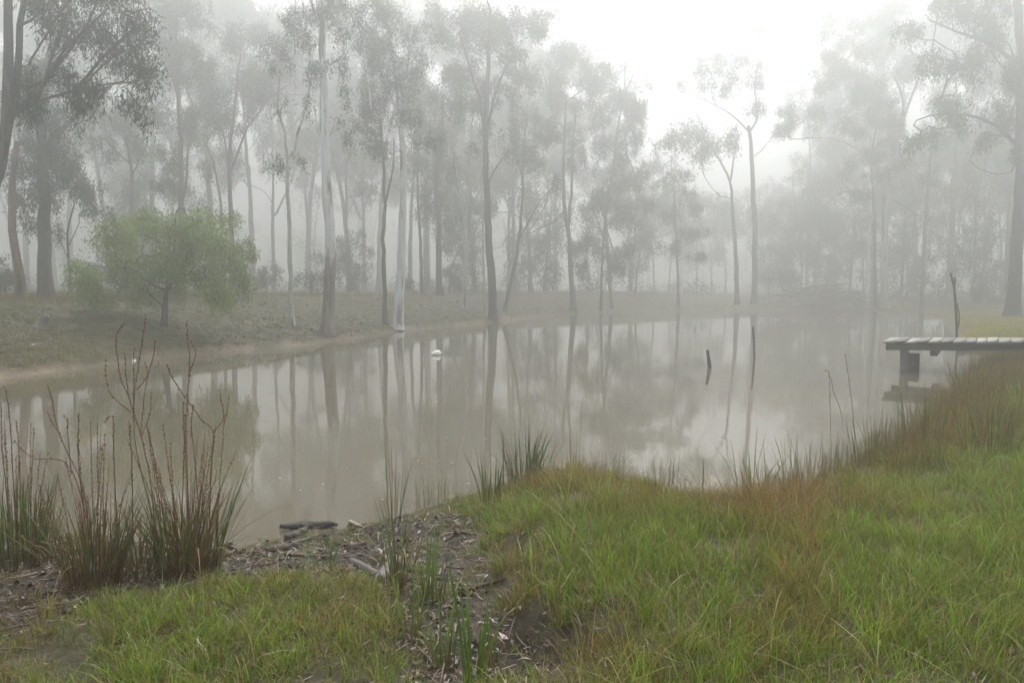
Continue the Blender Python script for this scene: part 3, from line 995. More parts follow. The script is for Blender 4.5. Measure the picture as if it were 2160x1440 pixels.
tree("gum_tree", "tall grey gum rising directly behind the round green shrub", 46, [(388, 632), (385, 500), (383, 420), (380, 300), (372, 150), (368, 0), (365, -80)], .19, .07,
     [(350, 330, 33, 36), (360, 100, 60, 46), (420, 150, 50, 45), (330, 60, 50, 45), (400, 40, 60, 45), (330, 220, 36, 36), (392, 240, 36, 36), (350, -30, 100, 40), (347, 388, 30, 28)],
     M_BARK, [([(385, 430), (405, 330), (432, 240)], .08, .03), ([(375, 200), (340, 100), (320, 40)], .07, .03)], seed=6, leafcol=G2, dens=1.1)
tree("gum_tree", "forked gum with wide upper limbs, second trunk right of the shrub", 51, [(491, 630), (488, 450), (484, 340), (496, 220), (506, 120)], .19, .07,
     [(510, 260, 48, 34), (550, 180, 46, 36), (460, 230, 46, 42), (520, 130, 56, 44), (590, 150, 40, 32), (500, 60, 60, 44), (560, 60, 56, 50), (430, 150, 40, 36), (520, 200, 38, 36)],
     M_BARK, [([(487, 365), (515, 275), (560, 200), (600, 170)], .1, .035), ([(484, 340), (470, 290), (455, 230)], .07, .03)], seed=7, leafcol=G2, dens=1.1)
tree("gum_tree", "slim grey gum tight against the forked gum behind the shrub", 56, [(470, 630), (468, 450), (455, 370), (440, 320)], .14, .06,
     [(430, 300, 38, 28), (470, 320, 28, 26), (412, 272, 36, 28), (440, 350, 30, 22)], M_BARK, [], seed=8, leafcol=G2)
tree("gum_tree", "thin pale sapling-like gum at the waterline left of the white gum", 29.5, [(617, 716), (612, 600), (608, 480), (606, 400), (600, 300), (585, 230), (580, 140)], .1, .035,
     [(590, 220, 14, 22), (640, 200, 14, 26), (600, 345, 24, 18), (626, 330, 14, 14), (632, 80, 38, 36), (580, 100, 38, 36), (572, 332, 18, 13), (650, 15, 50, 36)],
     M_PALE, [([(607, 340), (628, 260), (640, 180), (632, 80)], .05, .02)], seed=9, leafcol=G2, dens=.8)
tree("white_gum", "tall white gum with peeling brown bark on the left shoreline", 29.7, [(690, 718), (690, 690), (694, 600), (699, 520), (697, 480), (690, 380), (686, 300), (684, 200), (681, 100), (683, 0), (684, -90)],
     .24, .1, [(740, 50, 40, 38), (722, 252, 28, 18), (715, 278, 26, 18), (650, 30, 50, 36), (700, -40, 100, 36), (760, -60, 80, 46), (640, -50, 60, 36), (660, 130, 28, 36), (722, 130, 22, 36), (732, 200, 22, 22)],
     M_PEEL, [([(682, 60), (708, 10), (732, -50)], .08, .04), ([(682, 60), (664, 10), (648, -40)], .07, .03), ([(690, 330), (664, 250), (650, 150)], .035, .015)], seed=10, leafcol=G2, dens=.8)
tree("gum_tree", "thin dark barked gum beside the second white gum at the waterline", 36, [(813, 702), (811, 620), (810, 520), (811, 420), (808, 340), (800, 250)], .11, .05,
     [(800, 300, 28, 26), (788, 205, 36, 36)], M_BARK, [([(811, 425), (828, 365), (836, 300)], .05, .02)], seed=11, leafcol=G2)
tree("white_gum", "white gum with smooth clean bark standing second along the shoreline", 36, [(838, 697), (841, 640), (846, 560), (850, 460), (852, 380), (850, 300), (842, 240), (836, 170), (826, 90), (815, 20)], .24, .05,
     [(800, 150, 48, 45), (790, 90, 38, 38), (850, 190, 48, 36), (778, 235, 28, 45), (800, 292, 38, 26), (870, 240, 46, 36), (840, 100, 48, 38), (880, 140, 38, 38), (900, 290, 38, 26), (762, 60, 38, 38), (820, 30, 60, 38), (880, 60, 48, 38)],
     M_WHITE, [([(848, 285), (825, 200), (800, 150)], .09, .04), ([(842, 240), (860, 150), (870, 60)], .09, .04)], seed=12, leafcol=G2, dens=1.1)
tree("gum_tree", "slender grey trunk in the mist right of the second white gum", 58, [(891, 625), (887, 520), (883, 430), (880, 340), (890, 250)], .15, .06,
     [(870, 332, 28, 26), (902, 282, 36, 26), (880, 232, 36, 28)], M_BARK, [([(884, 440), (900, 380), (915, 330)], .06, .025)], seed=13, leafcol=G2)
tree("gum_tree", "stout dark tree with low leafy trunk on top of the far bank", 56, [(928, 628), (925, 540), (925, 470), (920, 400), (930, 300), (935, 200)], .25, .1,
     [(920, 400, 36, 40), (900, 440, 24, 26), (940, 440, 28, 26), (950, 350, 33, 28), (910, 340, 33, 28), (930, 250, 48, 36), (950, 180, 48, 36), (900, 190, 38, 36)],
     M_DARK, [], seed=14, leafcol=G1)
tree("white_gum", "pale two forked gum left of the straight dark trunk", 47, [(978, 672), (982, 560), (981, 475), (966, 400), (957, 330), (950, 250)], .17, .06,
     [(950, 220, 38, 36), (1000, 200, 38, 36), (960, 150, 38, 36), (930, 290, 28, 28)], M_PALE, [([(981, 485), (990, 400), (990, 330), (1000, 240)], .11, .05)], seed=15, leafcol=G2, dens=1.1)
tree("gum_tree", "straight near black trunk at the shoreline in the middle with a tall crown", 45, [(1040, 682), (1038, 620), (1032, 520), (1027, 420), (1023, 320), (1024, 250), (1030, 120), (1035, 20)], .25, .09,
     [(1000, 60, 58, 46), (1060, 60, 48, 46), (1100, 40, 48, 46), (960, 40, 48, 46), (1040, 0, 80, 38), (1080, 130, 38, 36), (980, 140, 38, 36), (1020, -40, 120, 38), (920, 30, 38, 38), (1140, 10, 38, 38), (1060, 190, 28, 26)],
     M_DARK, [([(1024, 280), (1050, 180), (1085, 110)], .1, .04), ([(1027, 390), (1060, 335), (1078, 318)], .05, .02), ([(1024, 270), (1000, 170), (970, 80)], .1, .04)], seed=16, leafcol=G2, dens=1.1)
tree("gum_tree", "thin pale stem tight against the straight near black trunk", 46.5, [(1022, 678), (1020, 560), (1018, 450), (1015, 330)], .085, .05,
     [(1010, 300, 26, 22), (1025, 260, 26, 22)], M_PALE, [], seed=17, leafcol=G2)
tree("gum_tree", "leaning grey gum right of the straight near black trunk", 50, [(1062, 672), (1080, 590), (1095, 500), (1102, 420), (1103, 340), (1110, 250)], .13, .05,
     [(1090, 310, 33, 28), (1130, 330, 38, 28), (1110, 240, 38, 33), (1150, 270, 38, 33), (1075, 270, 24, 24), (1100, 180, 48, 36), (1172, 370, 24, 18)],
     M_BARK, [([(1096, 500), (1140, 425), (1182, 380)], .05, .02), ([(1102, 390), (1090, 315), (1080, 260)], .05, .02)], seed=18, leafcol=G2)
tree("gum_tree", "dark forked tree at the far waterline with a bare limb reaching left", 60, [(1209, 662), (1206, 600), (1200, 500), (1192, 455), (1188, 380), (1190, 300), (1195, 200)], .22, .07,
     [(1180, 130, 48, 38), (1220, 110, 38, 38), (1180, 200, 48, 36), (1230, 180, 48, 42), (1160, 250, 38, 28), (1210, 270, 38, 28), (1270, 160, 38, 36), (1210, 330, 28, 24), (1160, 170, 38, 38)],
     M_DARK, [([(1199, 480), (1205, 400), (1208, 320), (1215, 230)], .13, .06), ([(1192, 452), (1150, 478), (1090, 500)], .05, .015)], seed=19, leafcol=G2, dens=1.1)
tree("gum_tree", "slender gum with a rounded misty crown left of the open white sky", 64, [(1290, 658), (1284, 560), (1278, 460), (1290, 380), (1300, 290), (1310, 230)], .15, .06,
     [(1300, 180, 48, 36), (1340, 190, 38, 33), (1310, 250, 48, 36), (1350, 240, 28, 28), (1260, 240, 38, 33), (1280, 310, 38, 28), (1340, 300, 28, 24), (1290, 130, 38, 28)], M_BARK, [], seed=20, leafcol=G2, dens=1.1)
tree("gum_tree", "dense low dark tree leafy down its trunk behind the far waterline", 57, [(1268, 650), (1270, 560), (1275, 480), (1280, 400)], .13, .06,
     [(1280, 400, 46, 36), (1320, 380, 38, 36), (1250, 440, 42, 36), (1310, 450, 46, 36), (1350, 430, 28, 28), (1230, 510, 38, 36), (1290, 520, 42, 42), (1340, 370, 28, 24), (1222, 560, 28, 28), (1290, 340, 38, 28), (1362, 352, 18, 18), (1300, 570, 30, 26)],
     M_DARK, [], seed=21, leafcol=G1)
tree("gum_tree", "small tree with leaves in separate tiers below the open white sky", 62, [(1432, 630), (1428, 540), (1424, 460), (1423, 400)], .13, .06,
     [(1430, 360, 33, 28), (1405, 385, 24, 18), (1470, 430, 24, 18), (1420, 450, 28, 17), (1450, 490, 38, 18), (1410, 520, 28, 22), (1470, 535, 24, 17), (1440, 410, 28, 18)], M_BARK, [], seed=22, leafcol=G1)
tree("gum_tree", "flat topped gum forking left below the tall lone gum", 70, [(1555, 620), (1552, 530), (1545, 440), (1540, 385), (1510, 325), (1480, 290)], .22, .05,
     [(1450, 270, 48, 28), (1500, 270, 48, 28), (1420, 290, 28, 24), (1550, 280, 38, 28), (1480, 320, 38, 24), (1400, 300, 28, 18)],
     M_BARK, [([(1541, 392), (1545, 330), (1560, 280)], .09, .03), ([(1540, 430), (1510, 410), (1480, 380)], .04, .02)], seed=23, leafcol=G2, dens=1.0)
tree("gum_tree", "tall lone gum with an airy crown standing clear against the white sky", 71, [(1592, 625), (1592, 500), (1590, 400), (1584, 295), (1580, 265)], .27, .15,
     [(1470, 140, 36, 26), (1520, 130, 42, 26), (1570, 110, 38, 26), (1600, 140, 28, 40), (1600, 220, 22, 34), (1540, 180, 36, 26), (1490, 180, 28, 17), (1442, 162, 22, 16), (1590, 65, 28, 32)],
     M_BARK, [([(1583, 285), (1560, 252), (1520, 222), (1480, 200), (1450, 185)], .1, .025), ([(1581, 272), (1600, 245), (1592, 180), (1602, 120)], .11, .03), ([(1592, 335), (1612, 310), (1628, 288)], .05, .02)], seed=24, leafcol=G2, dens=1.0)
tree("gum_tree", "broad gum with a huge spreading crown right of the open sky", 62, [(1867, 620), (1866, 500), (1868, 400), (1880, 330), (1900, 270), (1905, 210), (1880, 150)], .36, .12,
     [(1680, 250, 38, 26), (1642, 242, 28, 18), (1730, 230, 38, 28), (1760, 130, 48, 46), (1820, 70, 56, 46), (1800, 180, 48, 36), (1850, 180, 48, 36), (1760, 30, 48, 38), (1830, 250, 48, 36), (1870, 20, 56, 46), (1910, 60, 48, 38), (1780, 260, 48, 26), (1870, 270, 28, 28), (1730, 170, 38, 28), (1920, 130, 38, 28)],
     M_PALE, [([(1867, 405), (1850, 330), (1840, 250), (1810, 150)], .2, .07), ([(1870, 375), (1800, 305), (1740, 285), (1680, 290)], .14, .04), ([(1900, 265), (1930, 180), (1960, 100)], .13, .05)], seed=25, leafcol=G2, dens=1.35)
tree("gum_tree", "thin dark stem just left of the broad spreading gum", 58, [(1847, 624), (1846, 500), (1843, 400), (1840, 330), (1850, 270)], .15, .06,
     [(1820, 330, 38, 28), (1860, 300, 28, 28), (1802, 402, 36, 18), (1790, 350, 28, 18)], M_DARK, [], seed=26, leafcol=G2)
tree("gum_tree", "leaning grey gum between the broad spreading gum and the right edge", 60, [(1946, 624), (1950, 520), (1956, 420), (1960, 350), (1972, 280)], .17, .07,
     [(1960, 300, 38, 28), (2000, 280, 38, 28), (1930, 330, 28, 24), (1962, 362, 28, 18)], M_BARK, [([(1952, 470), (1915, 430), (1885, 410)], .05, .02)], seed=27, leafcol=G2)
tree("gum_tree", "massive dark gum at the right frame edge spreading limbs leftward", 43, [(2138, 614), (2146, 500), (2152, 380), (2155, 250), (2152, 120), (2148, 0), (2150, -80)], .34, .18,
     [(2100, 180, 48, 36), (2050, 130, 48, 30), (1990, 140, 48, 33), (2120, 230, 38, 42), (2030, 200, 38, 24), (1960, 120, 28, 26), (2000, 235, 38, 22), (2080, 30, 70, 38), (2000, 10, 60, 36), (2130, 60, 38, 46), (2130, 315, 28, 28),
      (1962, 280, 46, 22), (2005, 268, 28, 16), (2080, 285, 38, 17), (2165, 150, 38, 80), (2080, -40, 120, 38), (1940, 40, 38, 28)],
     M_DARK, [([(2154, 320), (2110, 262), (2060, 238), (2000, 232), (1960, 245)], .13, .03), ([(2151, 140), (2100, 85), (2040, 50), (2000, 15)], .13, .04), ([(2153, 230), (2100, 165), (2050, 140)], .1, .03), ([(2153, 330), (2120, 370), (2060, 360)], .04, .015)], seed=28, leafcol=G1, dens=1.3)
tree("white_gum", "slim white stem in the mist left of the broad spreading gum", 66, [(1830, 622), (1832, 540), (1836, 470), (1841, 390)], .16, .08, [(1838, 370, 28, 22)], M_WHITE, [], seed=29)
tree("gum_tree", "very faint tall gum whose crown tops the frame beside the open sky", 95, [(1330, 625), (1325, 400), (1318, 200), (1322, 100), (1330, 20)], .28, .1,
     [(1330, 30, 38, 26), (1290, 50, 24, 22), (1340, 80, 28, 18), (1310, 0, 48, 28), (1350, 0, 38, 36)], M_BARK, [([(1320, 190), (1350, 120), (1345, 60)], .1, .04)], seed=30, dens=1.6)
tree("gum_tree", "grey gum with a fine flat crown above the left of the green shrub", 48, [(288, 632), (280, 450), (275, 350), (265, 290)], .15, .07,
     [(270, 280, 38, 28), (238, 300, 38, 26), (302, 300, 38, 26), (258, 235, 46, 34), (310, 230, 40, 30), (215, 250, 40, 30)], M_BARK, [([(277, 380), (295, 330), (310, 280)], .06, .03)], seed=31, leafcol=G2)


# forest behind: a few trees of each build, copied with their parts
def forest_protos():
    protos = []
    for k in range(9):
        rng = np.random.default_rng(500 + k)
        hgt = [15, 19, 22, 12, 17, 25, 9, 8, 11][k]
        Y = 80
        s = F_PX / Y
        lean = rng.normal(0, 30)
        top = 620 - hgt * s
        pth = [(1080, 640), (1080 + lean * .3 + rng.normal(0, 3), 620 - hgt * s * .3), (1080 + lean * .7 + rng.normal(0, 11), 620 - hgt * s * .55), (1080 + lean, 620 - hgt * s * .8)]
        cl = []
        nC = [11, 14, 16, 10, 12, 15, 9, 13, 16][k]
        for q in range(nC):
            t = rng.uniform([.42, .4, .38, .35, .45, .4, .3, .1, .15][k], 1.0)
            wid = hgt * s * (.24 if k < 7 else .16) * math.sin(math.pi * min(1, max(.15, (t - .3) / .75))) + 12
            cl.append((1080 + lean * t + rng.normal(0, wid * .8), 620 - hgt * s * t, rng.uniform(24, 48), rng.uniform(18, 34)))
        mats = [M_BARK, M_DARK, M_BARK, M_BARK, M_PALE, M_BARK, M_DARK, M_BARK, M_DARK]
        lb = []
        if k in (0, 2, 3, 5, 7):
            q = pth[1 + k % 2]; dx = rng.choice([-1, 1]) * hgt * s * .2
            lb = [([q, (q[0] + dx * .45, q[1] - hgt * s * .18), (q[0] + dx * .8, q[1] - hgt * s * .4)], [.15, .18, .22, .11, .17, .26, .1, .06, .08][k] * .55, .03)]
        protos.append((pth, cl, mats[k], hgt, lb))
    return protos


FOREST_SPEC = [  # px, distance, proto, scale
    (-60, 60, 1, 1.0), (30, 70, 4, 1.0), (330, 75, 5, .9), (580, 72, 2, 1.0),
     (655, 85, 5, 1.0), (735, 64, 1, .95), (770, 80, 2, 1.05), (865, 74, 5, .95), (905, 90, 2, 1.1), 
    (1000, 62, 3, 1.1), (1075, 75, 2, 1.0), (1120, 66, 0, 1.1), (1150, 85, 1, 1.1), (1240, 78, 4, 1.1), (1330, 72, 0, .85), (1380, 84, 3, 1.0), (1410, 96, 0, .8),
    (1470, 88, 3, .95), (1500, 100, 0, .85), (1530, 92, 6, 1.2), (1620, 95, 3, 1.1), (1650, 86, 0, .75), (1690, 74, 3, .95), (1720, 90, 4, .9), (1760, 82, 0, .9), (1790, 70, 3, 1.0),
    (1820, 84, 1, .9), (1900, 72, 0, 1.0), (1925, 86, 2, .8), (2010, 78, 0, 1.0), (2050, 62, 3, 1.1), (2075, 80, 1, 1.0), (2110, 70, 0, 1.0), (2180, 64, 2, .9),
    (2230, 74, 1, 1.0), (700, 92, 4, 1.1), (1035, 95, 5, 1.0), (280, 90, 2, 1.0), (120, 85, 5, .9),
    (268, 58, 8, .9), (738, 56, 7, .6), (948, 60, 8, .75), (1148, 68, 7, 1.1),
    (1340, 70, 8, .9), (1655, 80, 7, 1.1), (1718, 78, 8, .8), (1912, 70, 7, 1.0), (2066, 60, 7, .85), (1792, 84, 8, .9), 
    (-30, 66, 5, 1.3), (60, 74, 2, 1.4), (150, 80, 5, 1.35), (235, 66, 1, 1.35), (330, 72, 2, 1.4), (405, 84, 5, 1.4), (450, 64, 5, 1.1), (535, 76, 1, 1.5), (650, 82, 5, 1.35), (742, 70, 1, 1.4),
    (800, 84, 5, 1.3), (900, 74, 2, 1.3), (1000, 86, 5, 1.2), (1085, 72, 1, 1.3), (1170, 84, 2, 1.2), (1700, 84, 2, 1.05), (1760, 96, 5, 1.2), (1840, 74, 1, 1.3), (1930, 80, 5, 1.25), (2000, 70, 2, 1.25), (2070, 84, 5, 1.3), (2120, 64, 1, 1.35), (2200, 76, 5, 1.3)]


def forest():
    protos = forest_protos()
    roots = {}
    labels = {0: "faded grey mid height gum among the crowded trees deep in the mist", 1: "faded dark gum with a long trunk among the crowded trees deep in the mist",
              2: "faded tall gum with a high crown among the crowded trees deep in the mist", 3: "faded short gum with a low crown among the crowded trees deep in the mist",
              4: "faded pale barked gum among the crowded trees deep in the mist", 5: "faded tallest gum with a topmost crown among the crowded trees deep in the mist",
              6: "faded dark squat tree among the crowded trees deep in the mist",
              7: "young grey tree leafy almost to the ground among misty trunks", 8: "young dark tree leafy almost to the ground among misty trunks"}
    names = {0: "forest_gum", 1: "forest_gum", 2: "forest_gum", 3: "forest_gum", 4: "forest_gum", 5: "forest_gum", 6: "forest_gum", 7: "young_tree", 8: "young_tree"}
    groups = {0: "misty mid height grey gums", 1: "misty dark long trunked gums", 2: "misty tall high crowned gums", 3: "misty short low crowned gums", 4: "misty pale barked gums",
              5: "misty tallest gums", 6: "misty dark squat trees", 7: "young grey leafy trees", 8: "young dark leafy trees"}
    for px, Y, k, s in FOREST_SPEC:
        far = 1.22 if k < 7 else 1.1
        Y = Y * far; s = min(s * far, 36.0 / [15, 19, 22, 12, 17, 25, 9, 8, 11][k])
        x = (px - 1080) / F_PX * Y
        while shore_sd(np.array([x]), np.array([float(Y)]))[0] < 2:
            Y *= 1.02; x = (px - 1080) / F_PX * Y
        z = float(H(np.array([x]), np.array([float(Y)]))[0])
        if k not in roots:
            pth, cl, mt, hgt, lb = protos[k]
            e = tree(names[k], labels[k], 80, pth, [.15, .18, .22, .11, .17, .26, .1, .07, .08][k], .04, cl, mt, lb, seed=200 + k, group=groups[k], leafcol=G2, dens=[.6, .75, .75, .5, .6, .75, .55, .5, .5][k])
            roots[k] = e
        else:
            src = roots[k]
            e = src.copy(); COL.objects.link(e)
            for ch in list(src.children):
                c = ch.copy(); COL.objects.link(c); c.parent = e
        e.location = (x, Y, z)
        e.rotation_euler = (0, 0, float(RNG.uniform(0, 6.28)))
        e.scale = (s * float(RNG.uniform(.9, 1.1)),) * 2 + (s,)


forest()


def distant_forest():
    """the last grey wall of trees, too far and faint to tell apart"""
    rng = np.random.default_rng(77)
    mb = MB(); T = []
    for k in range(85):
        Y = rng.uniform(112, 190); px = rng.uniform(-700, 2860)
        x = (px - 1080) / F_PX * Y
        z = float(H(np.array([x]), np.array([Y]))[0])
        gap = math.exp(-((px - 1530) / 170) ** 2)
        hgt = rng.uniform(11, 22) * (1 - .45 * gap)
        le = rng.normal(0, 1.3); p = np.array([[x, Y, z - .1], [x + le * .3 + rng.normal(0, .4), Y, z + hgt * .4], [x + le, Y, z + hgt * .8]])
        mb.tube(curve(p, 6), np.linspace(1, .4, 6) * rng.uniform(.07, .26), 5, (.09, .08, .07), cap=False)
        for q in range(7):
            t = rng.uniform(.35, 1)
            c = np.array([x + rng.normal(0, 1.6), Y + rng.normal(0, 1.6), z + hgt * t])
            T.append(c + rng.normal(size=(15, 3)) * np.array([1.2, 1.2, .8]))
            mb.tube(curve([p[1] + (p[2] - p[1]) * max(0, t - .5), c], 4), np.linspace(.06, .02, 4), 4, (.09, .08, .07), cap=False)
    # undergrowth along the foot of the wood
    for k in range(150):
        Y = rng.uniform(66, 150); px = rng.uniform(-600, 2760); x = (px - 1080) / F_PX * Y
        sd = shore_sd(np.array([x]), np.array([Y]))[0]
        if sd < 9: continue
        z = float(H(np.array([x]), np.array([Y]))[0])
        T.append(np.array([x, Y, z + .7]) + np.abs(rng.normal(size=(34, 3))) * np.array([1, 1, 1.1]) * rng.choice([-1, 1], (34, 3)) * np.array([1.2, 1.2, .6]))
    V, P, C = leaves_geo(np.concatenate(T), 9, .4, .36, .12, rng, .6, (.06, .075, .05))
    mb.add(V, P, C)
    o = mb.build("distant_forest", M_LEAF, smooth=False)
    tag(o, "grey wall of indistinct trees and undergrowth fading into the mist", "forest", kind="stuff")


distant_forest()

# understory bushes that can be told apart
def bush(label, px, Y, rpx, hpx, seed, col=G2):
    s = Y / F_PX
    x = (px - 1080) * s
    z = float(H(np.array([x]), np.array([float(Y)]))[0])
    by = 605 + (2 - z) / s
    cl = []
    rng = np.random.default_rng(seed)
    for k in range(5):
        cl.append((px + rng.normal(0, rpx * .5), by - hpx * rng.uniform(.3, .85), rpx * .45, hpx * .28))
    tree("bush", label, Y, [(px, by), (px + 2, by - hpx * .4)], .04, .02, cl, M_BARK, cat="bush", leafcol=col, hang=.3, seed=seed)


bush("dim leafy bush at the foot of the bent red brown trunk", 12, 31, 45, 90, 301, G1)
bush("low dim bush on the bank between the pale sapling gum and white gum", 655, 46, 28, 60, 302)
bush("low dim bush left of the stout dark tree on the far bank", 872, 60, 26, 45, 303)
bush("grey bush behind the straight near black trunk", 958, 62, 30, 60, 304)
bush("grey bush in the mist left of the brush pile", 1640, 80, 40, 60, 305)
bush("grey bush in the mist under the massive dark gum at the right", 2085, 58, 40, 50, 306)
bush("dim leafy sapling bush between the thick dark trunk and the green shrub", 215, 40, 34, 90, 307)
bush("grey bush in the mist right of the round green shrub", 560, 52, 32, 70, 308)

# ------------------------------------------------------------------ brush pile, stump
def brush_pile():
    rng = np.random.default_rng(88)
    Y = 70.0
    c = at_y(1740, 640, Y); z = float(H(np.array([c[0]]), np.array([Y]))[0])
    e = empty("brush_pile", (c[0], Y, z), "heap of grey dead branches lying on the far bank in the mist", "brush pile")
    heap = MB(); pale = []
    for k in range(150):
        u = rng.normal(0, .42); v = rng.normal(0, .4)
        hgt = 1.9 * math.exp(-u * u * 1.6) * rng.uniform(.05, 1)
        p = np.array([c[0] + u * 5, Y + v * 3, z + hgt])
        a = rng.normal(0, .35) + (math.pi if rng.uniform() < .5 else 0)
        L = rng.uniform(1.5, 4.5)
        d = np.array([math.cos(a), math.sin(a) * .8, -.12 * np.sign(math.cos(a)) * np.sign(u) - .05])
        pts = [p - d * L / 2, p + rng.normal(size=3) * .15 + np.array([0, 0, .15]), p + d * L / 2]
        pts = np.array(pts); pts[:, 2] = np.maximum(pts[:, 2], z + .03)
        r = rng.uniform(.015, .05)
        if k % 14 == 0:
            pale.append((curve(pts, 7), np.linspace(.06, .025, 7)))
        else:
            heap.tube(curve(pts, 6, .04, rng), np.linspace(r, r * .4, 6), 5, np.array([.11, .09, .075]) * rng.uniform(.6, 1.5))
    heap.build("branches", M_STICK, e)
    for p, r in pale:
        m = MB(); m.tube(p, r, 6, (.42, .38, .34)); m.build("branch", M_STICK, e)["label"] = "pale bleached branch"


brush_pile()


def stump():
    P = at_y(84, 712, 22.0); z = float(H(np.array([P[0]]), np.array([22.0]))[0])
    mb = MB()
    base = np.array([P[0], 22.0, z - .05])
    mb.tube(curve([base, base + [.04, .02, .16], base + [.16, .03, .36], base + [.2, .05, .45]], 8), [.22, .17, .14, .13, .12, .12, .1, .06], 9, (.17, .15, .125), .08)
    mb.tube(curve([base + [-.05, -.05, .08], base + [-.3, -.1, .05], base + [-.5, -.1, .02]], 6), np.linspace(.09, .03, 6), 6, (.11, .09, .08), .05)
    o = mb.build("tree_stump", M_STICK, loc=base)
    tag(o, "weathered grey stump in the grass low on the left bank", "stump")


stump()

# ------------------------------------------------------------------ jetty
def jetty():
    A = at_y(1862, 720, 18.9)
    d = np.array([1, -.6, 0.0]); d /= np.linalg.norm(d)
    slope = .033
    dl = d + np.array([0, 0, slope])
    q = np.array([.6, 1, 0.0]); q /= np.linalg.norm(q)
    Wd = 1.75; Ln = 5.2; th = .045
    e = empty("jetty", (A[0] + 1.0, A[1] + .8, -.3), "low weathered timber jetty reaching over the water from the right bank", "jetty")
    up = np.array([0, 0, 1.0])
    n = 0; s = 0.0
    rng = np.random.default_rng(5)
    while s < Ln:
        w = rng.uniform(.2, .27)
        m = MB()
        g = rng.uniform(.55, 1.15)
        over = rng.normal(0, .01)
        m.box(A + dl * s + q * (-.02 + over) - up * th + up * rng.normal(0, .006), dl * (w - rng.uniform(.004, .012)) + up * rng.normal(0, .004), q * (Wd + .05), up * th, np.array([.26, .25, .235]) * g)
        m.build("deck_plank", M_WOOD, e, smooth=False)
        s += w; n += 1
    for off, name in ((.04, "side_beam"), (Wd - .12, "side_beam")):
        m = MB()
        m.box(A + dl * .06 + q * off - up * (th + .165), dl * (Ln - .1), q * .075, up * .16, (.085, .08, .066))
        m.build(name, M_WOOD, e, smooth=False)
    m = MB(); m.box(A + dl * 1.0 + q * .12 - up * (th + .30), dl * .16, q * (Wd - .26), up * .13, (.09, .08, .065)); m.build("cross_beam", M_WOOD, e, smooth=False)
    def post(px, Y, w, col, z1, zz=-.7):
        b = on_z(px, 0 + 777)
        x = (px - 1080) / F_PX * Y
        m = MB()
        p = np.array([x, Y, 0])
        m.tube(curve([p + [.01, 0, zz], p + [0, 0, 0], p + [-.008, 0, z1]], 7), w / 2, 10, col, .025)
        m.build("post", M_WOOD, e)
    zt = A[2] - th
    post(1911.5, 19.35, .2, (.21, .21, .2), zt - .17)
    post(1932, 19.75, .25, (.1, .09, .075), zt - .31)
    far = A + dl * 4.6
    m = MB(); p = far + q * .3; m.tube(curve([[p[0], p[1], -.5], [p[0], p[1], p[2] - .22]], 5), .11, 10, (.12, .11, .09), .03); m.build("post", M_WOOD, e)
    m = MB(); p = far + q * 1.4; m.tube(curve([[p[0], p[1], -.5], [p[0], p[1], p[2] - .22]], 5), .11, 10, (.12, .11, .09), .03); m.build("post", M_WOOD, e)


jetty()


def stick_thing(name, label, cat, pts, rad, col, sides=8, rough=.05, extra=(), mat=None, group=None):
    m = MB()
    pts = np.asarray(pts, float)
    m.tube(curve(pts, max(6, 3 * len(pts))), np.interp(np.linspace(0, 1, max(6, 3 * len(pts))), np.linspace(0, 1, len(rad)), rad), sides, col, rough)
    for p, r in extra:
        m.tube(curve(p, 6), np.linspace(r, r * .6, 6), 6, col, rough)
    o = m.build(name, mat or M_STICK, loc=pts[0])
    return tag(o, label, cat, group)


Ys = 24.6
stick_thing("forked_pole", "tall crooked dark pole with a forked top standing behind the jetty", "pole",
            [at_y(2020, 790, Ys), at_y(2019, 742, Ys), at_y(2018, 690, Ys), at_y(2016, 650, Ys), at_y(2013, 610, Ys), at_y(2011, 600, Ys), at_y(2005, 575, Ys)],
            [.046, .044, .04, .037, .034, .034, .026], (.05, .048, .045), extra=[(np.array([at_y(2012.5, 606, Ys), at_y(2014, 595, Ys), at_y(2014, 584, Ys)]), .034), (np.array([at_y(2020, 692, Ys - .1), at_y(2024, 672, Ys - .1), at_y(2019, 640, Ys - .05)]), .025)])
stick_thing("wooden_stake", "short crooked stake leaning left in the open water", "stake",
            [at_y(1498, 800, 19.8), at_y(1497, 775, 19.8), at_y(1495, 758, 19.8), at_y(1492, 738, 19.8)], [.05, .05, .046, .036], (.06, .052, .045),
            extra=[(np.array([at_y(1496, 772, 19.8), at_y(1493.5, 768, 19.75), at_y(1493, 764, 19.7)]), .03)])
stick_thing("wooden_stake", "thin straight stake, the taller of the two in the open water", "stake",
            [at_y(1591, 775, 22.4), at_y(1591, 755, 22.4), at_y(1590, 720, 22.4), at_y(1588, 688, 22.4)], [.03, .03, .03, .025], (.1, .09, .078))


